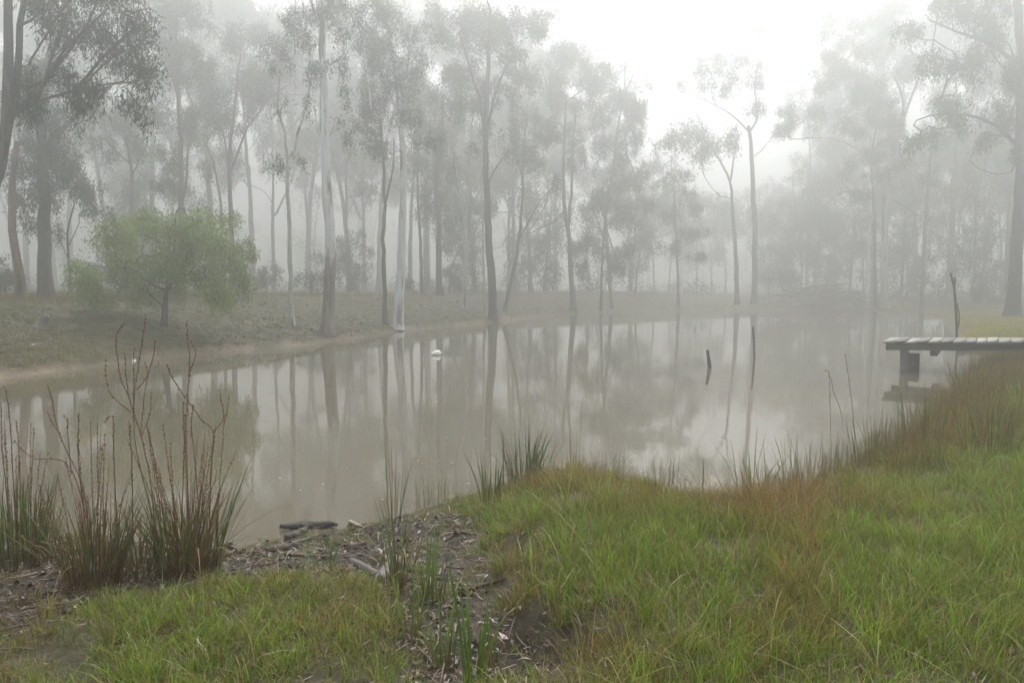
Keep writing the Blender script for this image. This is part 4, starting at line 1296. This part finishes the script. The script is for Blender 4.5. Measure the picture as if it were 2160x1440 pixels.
def buoy():
    c = on_z(920, 748.5)
    m = MB()
    nu, nv = 24, 12
    u = np.arange(nu) / nu * 2 * math.pi; v = np.linspace(-math.pi / 2, math.pi / 2, nv)
    sgn = lambda a, p: np.sign(a) * np.abs(a) ** p
    U, Vv = np.meshgrid(u, v)
    X = sgn(np.cos(Vv), .7) * sgn(np.cos(U), .8) * .145; Yy = sgn(np.cos(Vv), .7) * sgn(np.sin(U), .8) * .1; Z = sgn(np.sin(Vv), .75)
    top = .085 + .06 * np.clip((X + .145) / .25, 0, 1)
    Z = np.where(Z > 0, Z * top, Z * .06) + .012
    P = np.stack([X + c[0], Yy + c[1], Z], -1).reshape(-1, 3)
    i = np.arange(nv - 1)[:, None] * nu; j = np.arange(nu)[None, :]; k = (j + 1) % nu
    Q = np.stack([i + j, i + k, i + nu + k, i + nu + j], -1).reshape(-1, 4)
    col = np.where((P[:, 2] > .025)[:, None], np.array([.8, .8, .68]), np.array([.14, .11, .08]))
    m.add(P, [Q], col)
    e = empty("float_drum", (c[0], c[1], 0), "white plastic float riding alone on the brown water", "float")
    m.build("float_body", M_PLASTIC, e)
    m = MB(); p = c + np.array([.13, 0, .06]); m.tube(curve([p, p + [.03, 0, .02], p + [.05, 0, .0]], 5), .012, 6, (.75, .75, .66)); m.build("rope_lug", M_PLASTIC, e)


buoy()


def plastic_scrap():
    c = on_z(268, 763)
    n = 9
    mb = MB()
    u = np.linspace(-1, 1, n); v = np.linspace(0, 1, 6)
    U, Vv = np.meshgrid(u, v)
    X = U * .17 * (1 - .35 * Vv); Z = .01 + .09 * Vv * (1 - .5 * U ** 2) + RNG.normal(0, .01, U.shape); Yy = Vv * .18 + .05 * np.cos(U * 5)
    P = np.stack([X + c[0], Yy + c[1] + .1, Z], -1).reshape(-1, 3)
    i = np.arange(5)[:, None] * n; j = np.arange(n - 1)[None, :]
    Q = np.stack([i + j, i + j + 1, i + n + j + 1, i + n + j], -1).reshape(-1, 4)
    mb.add(P, [Q], (.5, .51, .53))
    P2 = P + [0, .015, -.012]
    mb.add(P2, [Q[:, ::-1]], (.7, .7, .72))
    o = mb.build("plastic_scrap", M_PLASTIC, loc=c)
    tag(o, "crumpled white plastic scrap washed up at the left waterline", "litter")


plastic_scrap()

# ------------------------------------------------------------------ sedge clumps
def sedge(label, px, py, z0, hpx, n, wid=.011, spread=.07, lean=.2, col=(.06, .105, .035), base=(.12, .085, .03), seed=0, group=None, brown=.15, name="sedge_clump"):
    rng = np.random.default_rng(700 + seed)
    P = on_z(px, py, z0)
    gz = float(H(P[:1], P[1:2])[0])
    dist = P[1]
    h = hpx / F_PX * dist
    e_loc = np.array([P[0], P[1], gz])
    a = rng.uniform(0, 2 * math.pi, n); r = np.sqrt(rng.uniform(size=n)) * spread
    root = np.stack([P[0] + r * np.cos(a), P[1] + r * np.sin(a), np.full(n, gz - .015)], -1)
    hh = h * rng.uniform(.55, 1.0, n); hh[0] = h
    lm = np.abs(rng.normal(lean, lean * .6, n)); la = a + rng.normal(0, .5, n)
    ln = np.stack([np.cos(la), np.sin(la)], -1) * lm[:, None]
    c = np.asarray(col) * np.array([1.25, 1.15, .7]) * rng.uniform(.6, 1.6, (n, 1))
    br = rng.uniform(size=n) < brown
    c[br] = np.array([.14, .085, .038]) * rng.uniform(.6, 1.2, (br.sum(), 1))
    bs = np.asarray(base) * rng.uniform(.7, 1.3, (n, 1))
    tip = c * .8 + np.array([.12, .08, .04]) * .2
    # finer blade: 6 rows
    rows = 7; ts = np.linspace(0, 1, rows)
    ang = np.arctan2(ln[:, 1], ln[:, 0]) + math.pi / 2 + rng.normal(0, .5, n)
    side = np.stack([np.cos(ang), np.sin(ang), np.zeros(n)], -1)
    curl = rng.uniform(0, .12, n); bent = rng.uniform(size=n) < .16; curl[bent] = rng.uniform(.35, .8, bent.sum()); ln[bent] *= 1.6
    c[bent] = c[bent] * .5 + np.array([.2, .13, .055]) * .5 * rng.uniform(.5, 1.3, (bent.sum(), 1))
    w = wid * rng.uniform(.7, 1.2, n)
    V = []; C = []
    for t in ts:
        cpt = root + np.concatenate([ln * (hh * t ** 1.5)[:, None], (hh * (t - curl * t ** 3))[:, None]], 1)
        wd = w * (1 - .25 * t) * (1 if t < .75 else max(.12, (1 - t) / .25))
        fold = np.stack([np.cos(ang - math.pi / 2), np.sin(ang - math.pi / 2), np.zeros(n)], -1) * (wd * .25)[:, None]
        V += [cpt - side * wd[:, None] / 2 + fold, cpt, cpt + side * wd[:, None] / 2 + fold]
        k = min(1, t / .4)
        cc = (bs * (1 - k) + c * k) * (1 - max(0, t - .7)) + tip * max(0, t - .7)
        C += [cc, cc, cc]
    V = np.stack(V, 1); C = np.stack(C, 1)
    nv = rows * 3
    b = np.arange(n)[:, None] * nv
    Q = []
    for k in range(rows - 1):
        Q.append(b + np.array([k * 3, k * 3 + 1, k * 3 + 4, k * 3 + 3])); Q.append(b + np.array([k * 3 + 1, k * 3 + 2, k * 3 + 5, k * 3 + 4]))
    e = empty(name, e_loc, label, "sedge", group)
    # short sheaths at the foot
    m = MB()
    for k in range(max(3, n // 5)):
        aa = rng.uniform(0, 6.28); rr = rng.uniform(.2, 1.1) * spread
        p = np.array([P[0] + rr * math.cos(aa), P[1] + rr * math.sin(aa), gz - .01])
        L = rng.uniform(.04, .12) * (h / .5)
        m.tube(curve([p, p + [math.cos(aa) * L * .4, math.sin(aa) * L * .4, L]], 4), np.linspace(wid * .5, wid * .2, 4), 5, np.array([.13, .085, .03]) * rng.uniform(.6, 1.4))
    m.add(V.reshape(-1, 3), [np.concatenate(Q)])
    m.C[-1] = C.reshape(-1, 3)
    m.build("blades", M_SEDGE, e)
    return e, e_loc, h


STALK = np.array([.125, .07, .045])


def seed_stalk(parent, P3, r0, rng, bud=True, bud_from=.25):
    """one knobbly dry flower stalk along 3-D points"""
    P3 = np.asarray(P3, float)
    L = np.linalg.norm(np.diff(P3, axis=0), axis=1).sum()
    n = max(8, int(L / .03))
    C = curve(P3, n, .0009, rng)
    m = MB()
    m.tube(C, np.linspace(r0, r0 * .55, n), 6, STALK * rng.uniform(.8, 1.2))
    if bud:
        s = np.linspace(0, 1, n)
        step = max(1, int(.02 / (L / n)))
        for k in range(int(n * bud_from), n, step):
            a = rng.uniform(0, 6.28); r = r0 * 1.0
            c = C[k] + np.array([math.cos(a) * r, math.sin(a) * r, 0])
            R = rng.uniform(.0045, .0085)
            ux = np.array([[1, 0, 0], [-1, 0, 0], [0, 1, 0], [0, -1, 0], [0, 0, 1.5], [0, 0, -1.2]]) * R * rng.uniform(.8, 1.2, (6, 1))
            tri = np.array([[0, 2, 4], [2, 1, 4], [1, 3, 4], [3, 0, 4], [2, 0, 5], [1, 2, 5], [3, 1, 5], [0, 3, 5]])
            m.add(c + ux, [tri], STALK * rng.uniform(.7, 1.9) + np.array([.03, .015, .0]))
    return m.build("seed_stalk", M_SEED, parent)


def stalks(e, loc, lines, rng, r0=.0044, extra=0, hgt=.9, spread=.2):
    for _ in range(extra):
        a = rng.uniform(0, 6.28); q = spread * rng.uniform(.2, 1)
        p = np.array([loc[0] + q * math.cos(a), loc[1] + q * math.sin(a), loc[2] - .02]); hh = hgt * rng.uniform(.55, 1.15)
        d = np.array([math.cos(a), math.sin(a), 0]) * hh * rng.uniform(.05, .3)
        seed_stalk(e, [p, p + d * .3 + [0, 0, hh * .5], p + d + [0, 0, hh]], r0 * .62, rng, True, .45)
    Y = loc[1]
    for i, (line, bf) in enumerate(lines):
        yo = rng.normal(0, .05)
        P = np.array([at_y(a, b, Y + yo + .06 * math.sin(i + .5 * k)) for k, (a, b) in enumerate(line)])
        P[:, 2] = np.maximum(P[:, 2], loc[2] - .02)
        seed_stalk(e, P, r0 if line[0][1] > 1000 else r0 * .7, rng, True, bf)


rng_s = np.random.default_rng(9)
e, l, h = sedge("big brown green sedge tussock left of the mud with the tallest branching seed stalks", 395, 1195, .1, 250, 190, .0105, .2, .3, (.055, .08, .03), (.10, .045, .025), seed=1, brown=.45)
stalks(e, l, [([(330, 1170), (318, 1020), (298, 920), (281, 868), (270, 832), (255, 800), (247, 745), (246, 705), (263, 683)], .35),
              ([(281, 872), (285, 820), (292, 770), (298, 730), (305, 690), (307, 663)], .2), ([(288, 822), (308, 797), (322, 757), (328, 720)], .1), ([(270, 834), (266, 790), (263, 745)], .1),
              ([(282, 872), (282, 810), (283, 735)], .1), ([(278, 870), (250, 848), (232, 828), (222, 790), (223, 760)], .1), ([(296, 915), (305, 830), (312, 790), (307, 765)], .1),
              ([(300, 916), (316, 872), (319, 828)], .1), ([(345, 1180), (290, 960), (281, 870)], .9), ([(280, 1150), (278, 980), (272, 890)], .3),
              ([(400, 1180), (393, 930), (393, 880), (398, 810), (400, 760), (396, 715), (394, 677)], .45), ([(398, 790), (410, 757), (412, 740), (403, 720)], .1),
              ([(440, 1170), (445, 1000), (450, 912), (425, 885), (400, 850), (375, 815), (360, 790), (352, 770)], .5), ([(449, 915), (472, 880), (466, 840), (463, 823)], .1), ([(473, 890), (480, 860), (483, 835)], .1),
              ([(425, 1170), (412, 980), (404, 900), (408, 855)], .5), ([(380, 1170), (388, 960), (386, 850)], .5), ([(345, 1170), (330, 1000), (313, 905)], .5)], rng_s, extra=22, hgt=1.0)
e, l, h = sedge("leaning brown sedge tussock second from the left edge by the water", 195, 1215, .1, 240, 140, .010, .18, .32, (.055, .085, .03), (.10, .045, .025), seed=2, brown=.45)
stalks(e, l, [([(195, 1180), (175, 1030), (140, 950), (122, 905), (112, 855), (107, 830), (100, 812)], .5), ([(124, 910), (108, 888), (100, 870)], .1), ([(185, 1150), (166, 980), (166, 900), (165, 873)], .55),
              ([(150, 1000), (143, 910), (142, 890), (135, 877)], .3), ([(250, 1180), (240, 960), (240, 890), (232, 877), (222, 890)], .6), ([(205, 1190), (150, 990), (70, 965), (30, 930)], .5)], rng_s, extra=16, hgt=.95)
e, l, h = sedge("sedge tussock cut by the left frame edge beside the water", 30, 1165, .1, 230, 180, .0095, .26, .22, (.05, .09, .035), (.09, .06, .03), seed=3, brown=.25)
stalks(e, l, [([(35, 1150), (25, 960), (20, 880), (10, 816)], .5), ([(20, 1100), (5, 950), (2, 850)], .4), ([(45, 1120), (40, 960), (35, 890)], .5)], rng_s, extra=16, hgt=.95, spread=.26)
sedge("low sparse sedge on the mud between the leaning and big tussocks", 290, 1185, .1, 170, 60, .009, .16, .35, (.06, .08, .03), (.10, .05, .03), seed=4, brown=.35)
sedge("small twisted grey green sedge alone on the bark strewn mud", 690, 1205, .08, 130, 13, .011, .05, .38, (.075, .12, .055), (.12, .12, .04), seed=5, brown=.0)
sedge("tall broad bladed sedge leaning left beside the crossed logs", 842, 1235, .1, 230, 26, .012, .08, .28, (.07, .115, .05), (.11, .08, .03), seed=6, brown=.05)
sedge("upright blue green sedge right of the crossed logs", 908, 1262, .1, 210, 28, .011, .08, .22, (.075, .125, .05), (.10, .10, .03), seed=7, brown=.0)
sedge("thin upright sedge at the water's edge above the mud", 832, 1100, .05, 215, 12, .008, .06, .13, (.05, .085, .03), (.09, .07, .03), seed=8, brown=.1)
sedge("narrow green sedge on the mud left of the foremost sedges", 868, 1350, .1, 210, 14, .0095, .07, .2, (.075, .125, .035), (.14, .1, .03), seed=9, brown=.05)
sedge("cut topped green sedge in the middle of the foremost sedges", 935, 1395, .1, 210, 16, .0105, .07, .17, (.07, .13, .03), (.15, .1, .03), seed=10, brown=.0)
sedge("broadest bright green sedge at the bottom frame edge", 1000, 1440, .12, 290, 16, .013, .045, .13, (.07, .14, .025), (.12, .13, .03), seed=11, brown=.0)
sedge("stubby sedge behind the broadest one at bottom centre", 1038, 1385, .12, 190, 9, .0095, .04, .13, (.075, .13, .03), (.16, .1, .03), seed=12, brown=.05)
sedge("few thick cut blades at the bottom frame edge right of the broadest sedge", 1066, 1462, .14, 110, 5, .013, .04, .1, (.06, .14, .02), (.08, .13, .03), seed=13, brown=.0)
sedge("dark spiky sedge crowning the grassy point in the middle of the shore", 1105, 1012, .12, 150, 95, .010, .22, .25, (.045, .08, .035), (.07, .06, .03), seed=14, brown=.1)
sedge("fine pale rushes in shallow water left of the grassy point", 925, 1062, .03, 85, 40, .0045, .22, .15, (.09, .12, .06), (.1, .1, .05), seed=15, brown=.1)
sedge("broad upright sedge on the left side of the grassy point", 1035, 1060, .1, 140, 26, .011, .09, .16, (.06, .1, .03), (.13, .08, .03), seed=16, brown=.15)
sedge("thin tall rush stems right of the spiky sedge on the point", 1212, 1012, .1, 200, 9, .005, .05, .05, (.07, .09, .035), (.12, .07, .03), seed=17, brown=.3)
sedge("dark green sedge at the right corner of the small inlet", 1600, 1052, .1, 140, 24, .008, .1, .25, (.055, .09, .03), (.10, .06, .03), seed=18, brown=.15)
sedge("two lone sedge blades standing in the small inlet", 1482, 1072, .02, 120, 3, .008, .02, .08, (.055, .09, .03), (.08, .06, .03), seed=19, brown=.0)
sedge("large reedy sedge clump on the right bank in front of the jetty", 2045, 850, .2, 110, 60, .012, .28, .3, (.085, .115, .035), (.13, .07, .03), seed=20, brown=.3)
sedge("tall green sedge below the jetty on the right bank", 1950, 945, .15, 150, 60, .010, .3, .22, (.06, .095, .03), (.09, .06, .03), seed=21, brown=.2)
sedge("stiff green sedge left of the tall sedge below the jetty", 1840, 975, .12, 120, 40, .009, .25, .22, (.06, .095, .03), (.09, .06, .03), seed=22, brown=.25)
sedge("dense green sedge near the right frame edge below the jetty", 2085, 960, .3, 150, 70, .010, .3, .25, (.06, .09, .028), (.10, .06, .03), seed=23, brown=.3)
sedge("short olive sedge at the water's edge just right of the thin tall rush stems", 1285, 1026, .08, 85, 26, .007, .2, .2, (.07, .09, .03), (.12, .07, .03), seed=31, brown=.35)
sedge("ragged olive sedge on the left side of the small inlet", 1395, 1040, .08, 100, 30, .007, .16, .22, (.065, .09, .03), (.12, .07, .03), seed=32, brown=.3)
sedge("tall leaning green sedge on the rusty grass right of the small inlet", 1575, 1050, .1, 175, 16, .008, .1, .3, (.06, .1, .03), (.12, .07, .03), seed=33, brown=.15)
sedge("spiky russet sedge on the water side of the rusty grass patch", 1665, 1030, .1, 130, 34, .008, .25, .24, (.08, .095, .03), (.13, .07, .03), seed=34, brown=.45)
sedge("wide ragged sedge at the foot of the two arching seed stalks", 1715, 1008, .1, 125, 40, .008, .3, .24, (.07, .095, .03), (.12, .07, .03), seed=35, brown=.3)
# slim seed stalks in front of the water at right
rr = np.random.default_rng(12)
e, l, h = sedge("pair of tall arching seed stalks rising from the right shore grass", 1755, 990, .05, 90, 14, .007, .1, .2, (.06, .09, .03), (.1, .07, .03), seed=24)
stalks(e, l, [([(1755, 985), (1752, 900), (1750, 810), (1748, 785), (1741, 781)], .35), ([(1752, 795), (1760, 830), (1772, 860), (1778, 890)], .1)], rr, .004)
e, l, h = sedge("single slim seed stalk on the right shore pointing up to the jetty", 1800, 975, .08, 70, 10, .007, .08, .2, (.06, .09, .03), (.1, .07, .03), seed=25)
stalks(e, l, [([(1805, 970), (1800, 880), (1792, 810), (1783, 748)], .3)], rr, .004)

# ------------------------------------------------------------------ logs, bark, sticks on the mud
def gpt(px, py, dz=0.0):
    p = on_z(px, py, .1)
    for _ in range(3):
        z = max(float(H(p[:1], p[1:2])[0]), 0.0)
        p = on_z(px, py, z)
    p[2] = z + dz
    return p


def fallen(label, pts, r0, r1, col, name="fallen_log", cat="log", lift=.6, extra=()):
    P = np.array([gpt(a, b, r0 * lift) for a, b in pts])
    return stick_thing(name, label, cat, P, [r0, (r0 + r1) / 2, r1], col, 10, .05)


fallen("grey curled log lying on the mud, left arm of the crossed pair", [(742, 1188), (772, 1204), (800, 1222)], .028, .036, (.11, .095, .085))
fallen("grey split log lying on the mud, right arm of the crossed pair", [(838, 1188), (818, 1208), (800, 1234)], .045, .042, (.13, .115, .105))
fallen("long grey stick lying among bark at the water's edge", [(600, 1152), (640, 1142), (672, 1130)], .015, .009, (.12, .1, .085), "fallen_stick", "stick", .8)
fallen("brown straight stick on the mud behind the small twisted sedge", [(600, 1170), (640, 1174), (700, 1178)], .016, .012, (.13, .085, .065), "fallen_stick", "stick", .8)
fallen("pale short stick floating at the water's edge above the mud", [(738, 1102), (755, 1110), (772, 1116)], .016, .01, (.3, .26, .2), "fallen_stick", "stick", .8)
fallen("thick dark stick on the mud at the foot of the big tussock", [(478, 1152), (492, 1158), (510, 1168)], .018, .012, (.08, .065, .055), "fallen_stick", "stick", .8)
fallen("dark stick lying in the grass below the leaning tussock", [(232, 1258), (262, 1248), (292, 1244)], .02, .012, (.045, .035, .03), "fallen_stick", "stick", .9)
fallen("curved dark twig in the grass right of the foremost sedges", [(1000, 1245), (1040, 1232), (1068, 1224)], .012, .007, (.07, .04, .03), "fallen_twig", "twig", 1.2)
fallen("mossy white curved stick half buried in the lower left grass", [(402, 1330), (416, 1345), (416, 1375)], .009, .006, (.4, .37, .32), "fallen_stick", "stick", 2.0)
fallen("dark drifting log half sunk under the jetty beside the right bank", [(2028, 741), (2048, 739), (2068, 741)], .1, .07, (.05, .042, .038), "fallen_log", "log", .5)
fallen("dead grey branch lying on the right bank in front of the jetty", [(2080, 812), (2095, 806), (2108, 800)], .05, .03, (.22, .19, .17), "fallen_branch", "branch", 1.0)


def bark_slab(label, pts, w, col, seed, curlz=.03):
    rng = np.random.default_rng(seed)
    C = np.array([gpt(a, b, .02) for a, b in pts]); C[:, 2] = np.maximum(C[:, 2], .015)
    n = 14
    C = curve(C, n); d = np.gradient(C, axis=0); d /= np.linalg.norm(d, axis=1)[:, None]
    s = np.cross(d, [0, 0, 1.0]); s /= np.linalg.norm(s, axis=1)[:, None]
    ww = w * .7 * (1 - .8 * np.abs(np.linspace(-1, 1, n)) ** 3) * rng.uniform(.5, 1.3, n); curlz = curlz * .6
    rows = []
    for k in np.linspace(-1, 1, 6):
        rows.append(C + s * (ww * k / 2)[:, None] + np.array([0, 0, 1.0]) * (curlz * (1 - k * k) + rng.normal(0, .006, n))[:, None])
    G = np.stack(rows, 1)
    V = np.concatenate([G.reshape(-1, 3), (G - [0, 0, .007]).reshape(-1, 3)])
    i = np.arange(n - 1)[:, None] * 6; j = np.arange(5)[None, :]
    Q = np.stack([i + j, i + j + 1, i + 6 + j + 1, i + 6 + j], -1).reshape(-1, 4)
    m = MB(); o = n * 6
    edge = []
    for a in range(n - 1):
        edge += [[a * 6, (a + 1) * 6, (a + 1) * 6 + o, a * 6 + o], [a * 6 + 5, a * 6 + 5 + o, (a + 1) * 6 + 5 + o, (a + 1) * 6 + 5]]
    m.add(V, [Q, Q[:, ::-1] + o, np.array(edge)], col)
    t = m.build("bark_slab", M_STICK, loc=C[n // 2], smooth=False)
    tag(t, label, "bark")


bark_slab("long black strip of wet bark lying at the water's edge", [(590, 1118), (640, 1112), (705, 1112)], .13, (.035, .03, .027), 1, .05)
bark_slab("dark bark strip angled on the mud just below the long black strip", [(600, 1140), (630, 1128), (650, 1118)], .09, (.06, .05, .045), 2, .04)
bark_slab("broken bark slab on the mud left of the small twisted sedge", [(560, 1165), (600, 1158), (640, 1155)], .08, (.09, .07, .06), 3, .04)
bark_slab("thin black bark strip at the water's edge left of the upright sedge", [(660, 1112), (690, 1110), (712, 1113)], .06, (.04, .035, .03), 4, .03)
bark_slab("flat brown bark piece on the mud above the crossed logs", [(705, 1150), (735, 1155), (770, 1152)], .07, (.1, .075, .06), 5, .03)


def small_sticks():
    m = MB()
    x, y, sd = scatter(6000, -5, 3, 2.8, 7.6, lambda x, y, sd: sstep(-.2, .1, sd) * mud_w(x, y) * .35)
    z = np.maximum(H(x, y, sd), 0) + .012
    for a, b, c in zip(x, y, z):
        L = RNG.uniform(.06, .3); t = RNG.uniform(0, 6.28)
        d = np.array([math.cos(t), math.sin(t), RNG.normal(0, .08)]) * L / 2
        p = np.array([a, b, c]); r = RNG.uniform(.002, .007)
        m.tube(curve([p - d, p + RNG.normal(size=3) * .015 + [0, 0, .006], p + d], 4), r, 5, np.array([.14, .105, .085]) * RNG.uniform(.4, 1.9))
    o = m.build("twig_litter", M_STICK)
    tag(o, "small twigs and stems littering the wet mud", "twigs", kind="stuff")


small_sticks()

# ------------------------------------------------------------------ haze
def haze():
    x0, x1, y0, y1, z0, z1 = -250, 250, -20, 250, -2.2, 39
    V = [(x, y, z) for x in (x0, x1) for y in (y0, y1) for z in (z0, z1)]
    F = [(0, 1, 3, 2), (4, 6, 7, 5), (0, 4, 5, 1), (2, 3, 7, 6), (0, 2, 6, 4), (1, 5, 7, 3)]
    me = bpy.data.meshes.new("haze"); me.from_pydata(V, [], F)
    m, nt, out = mat_new("haze_air")
    v = N(nt, "ShaderNodeVolumePrincipled")
    v.inputs['Color'].default_value = (0.84, 0.85, 0.84, 1)
    v.inputs['Density'].default_value = HAZE_DENSITY
    v.inputs['Anisotropy'].default_value = 0.82
    nt.links.new(v.outputs[0], out.inputs['Volume'])
    me.materials.append(m)
    o = bpy.data.objects.new("haze", me); COL.objects.link(o)
    tag(o, kind="stuff"); o["label"] = "pale morning mist filling the air over pond and forest"; o["category"] = "mist"


haze()
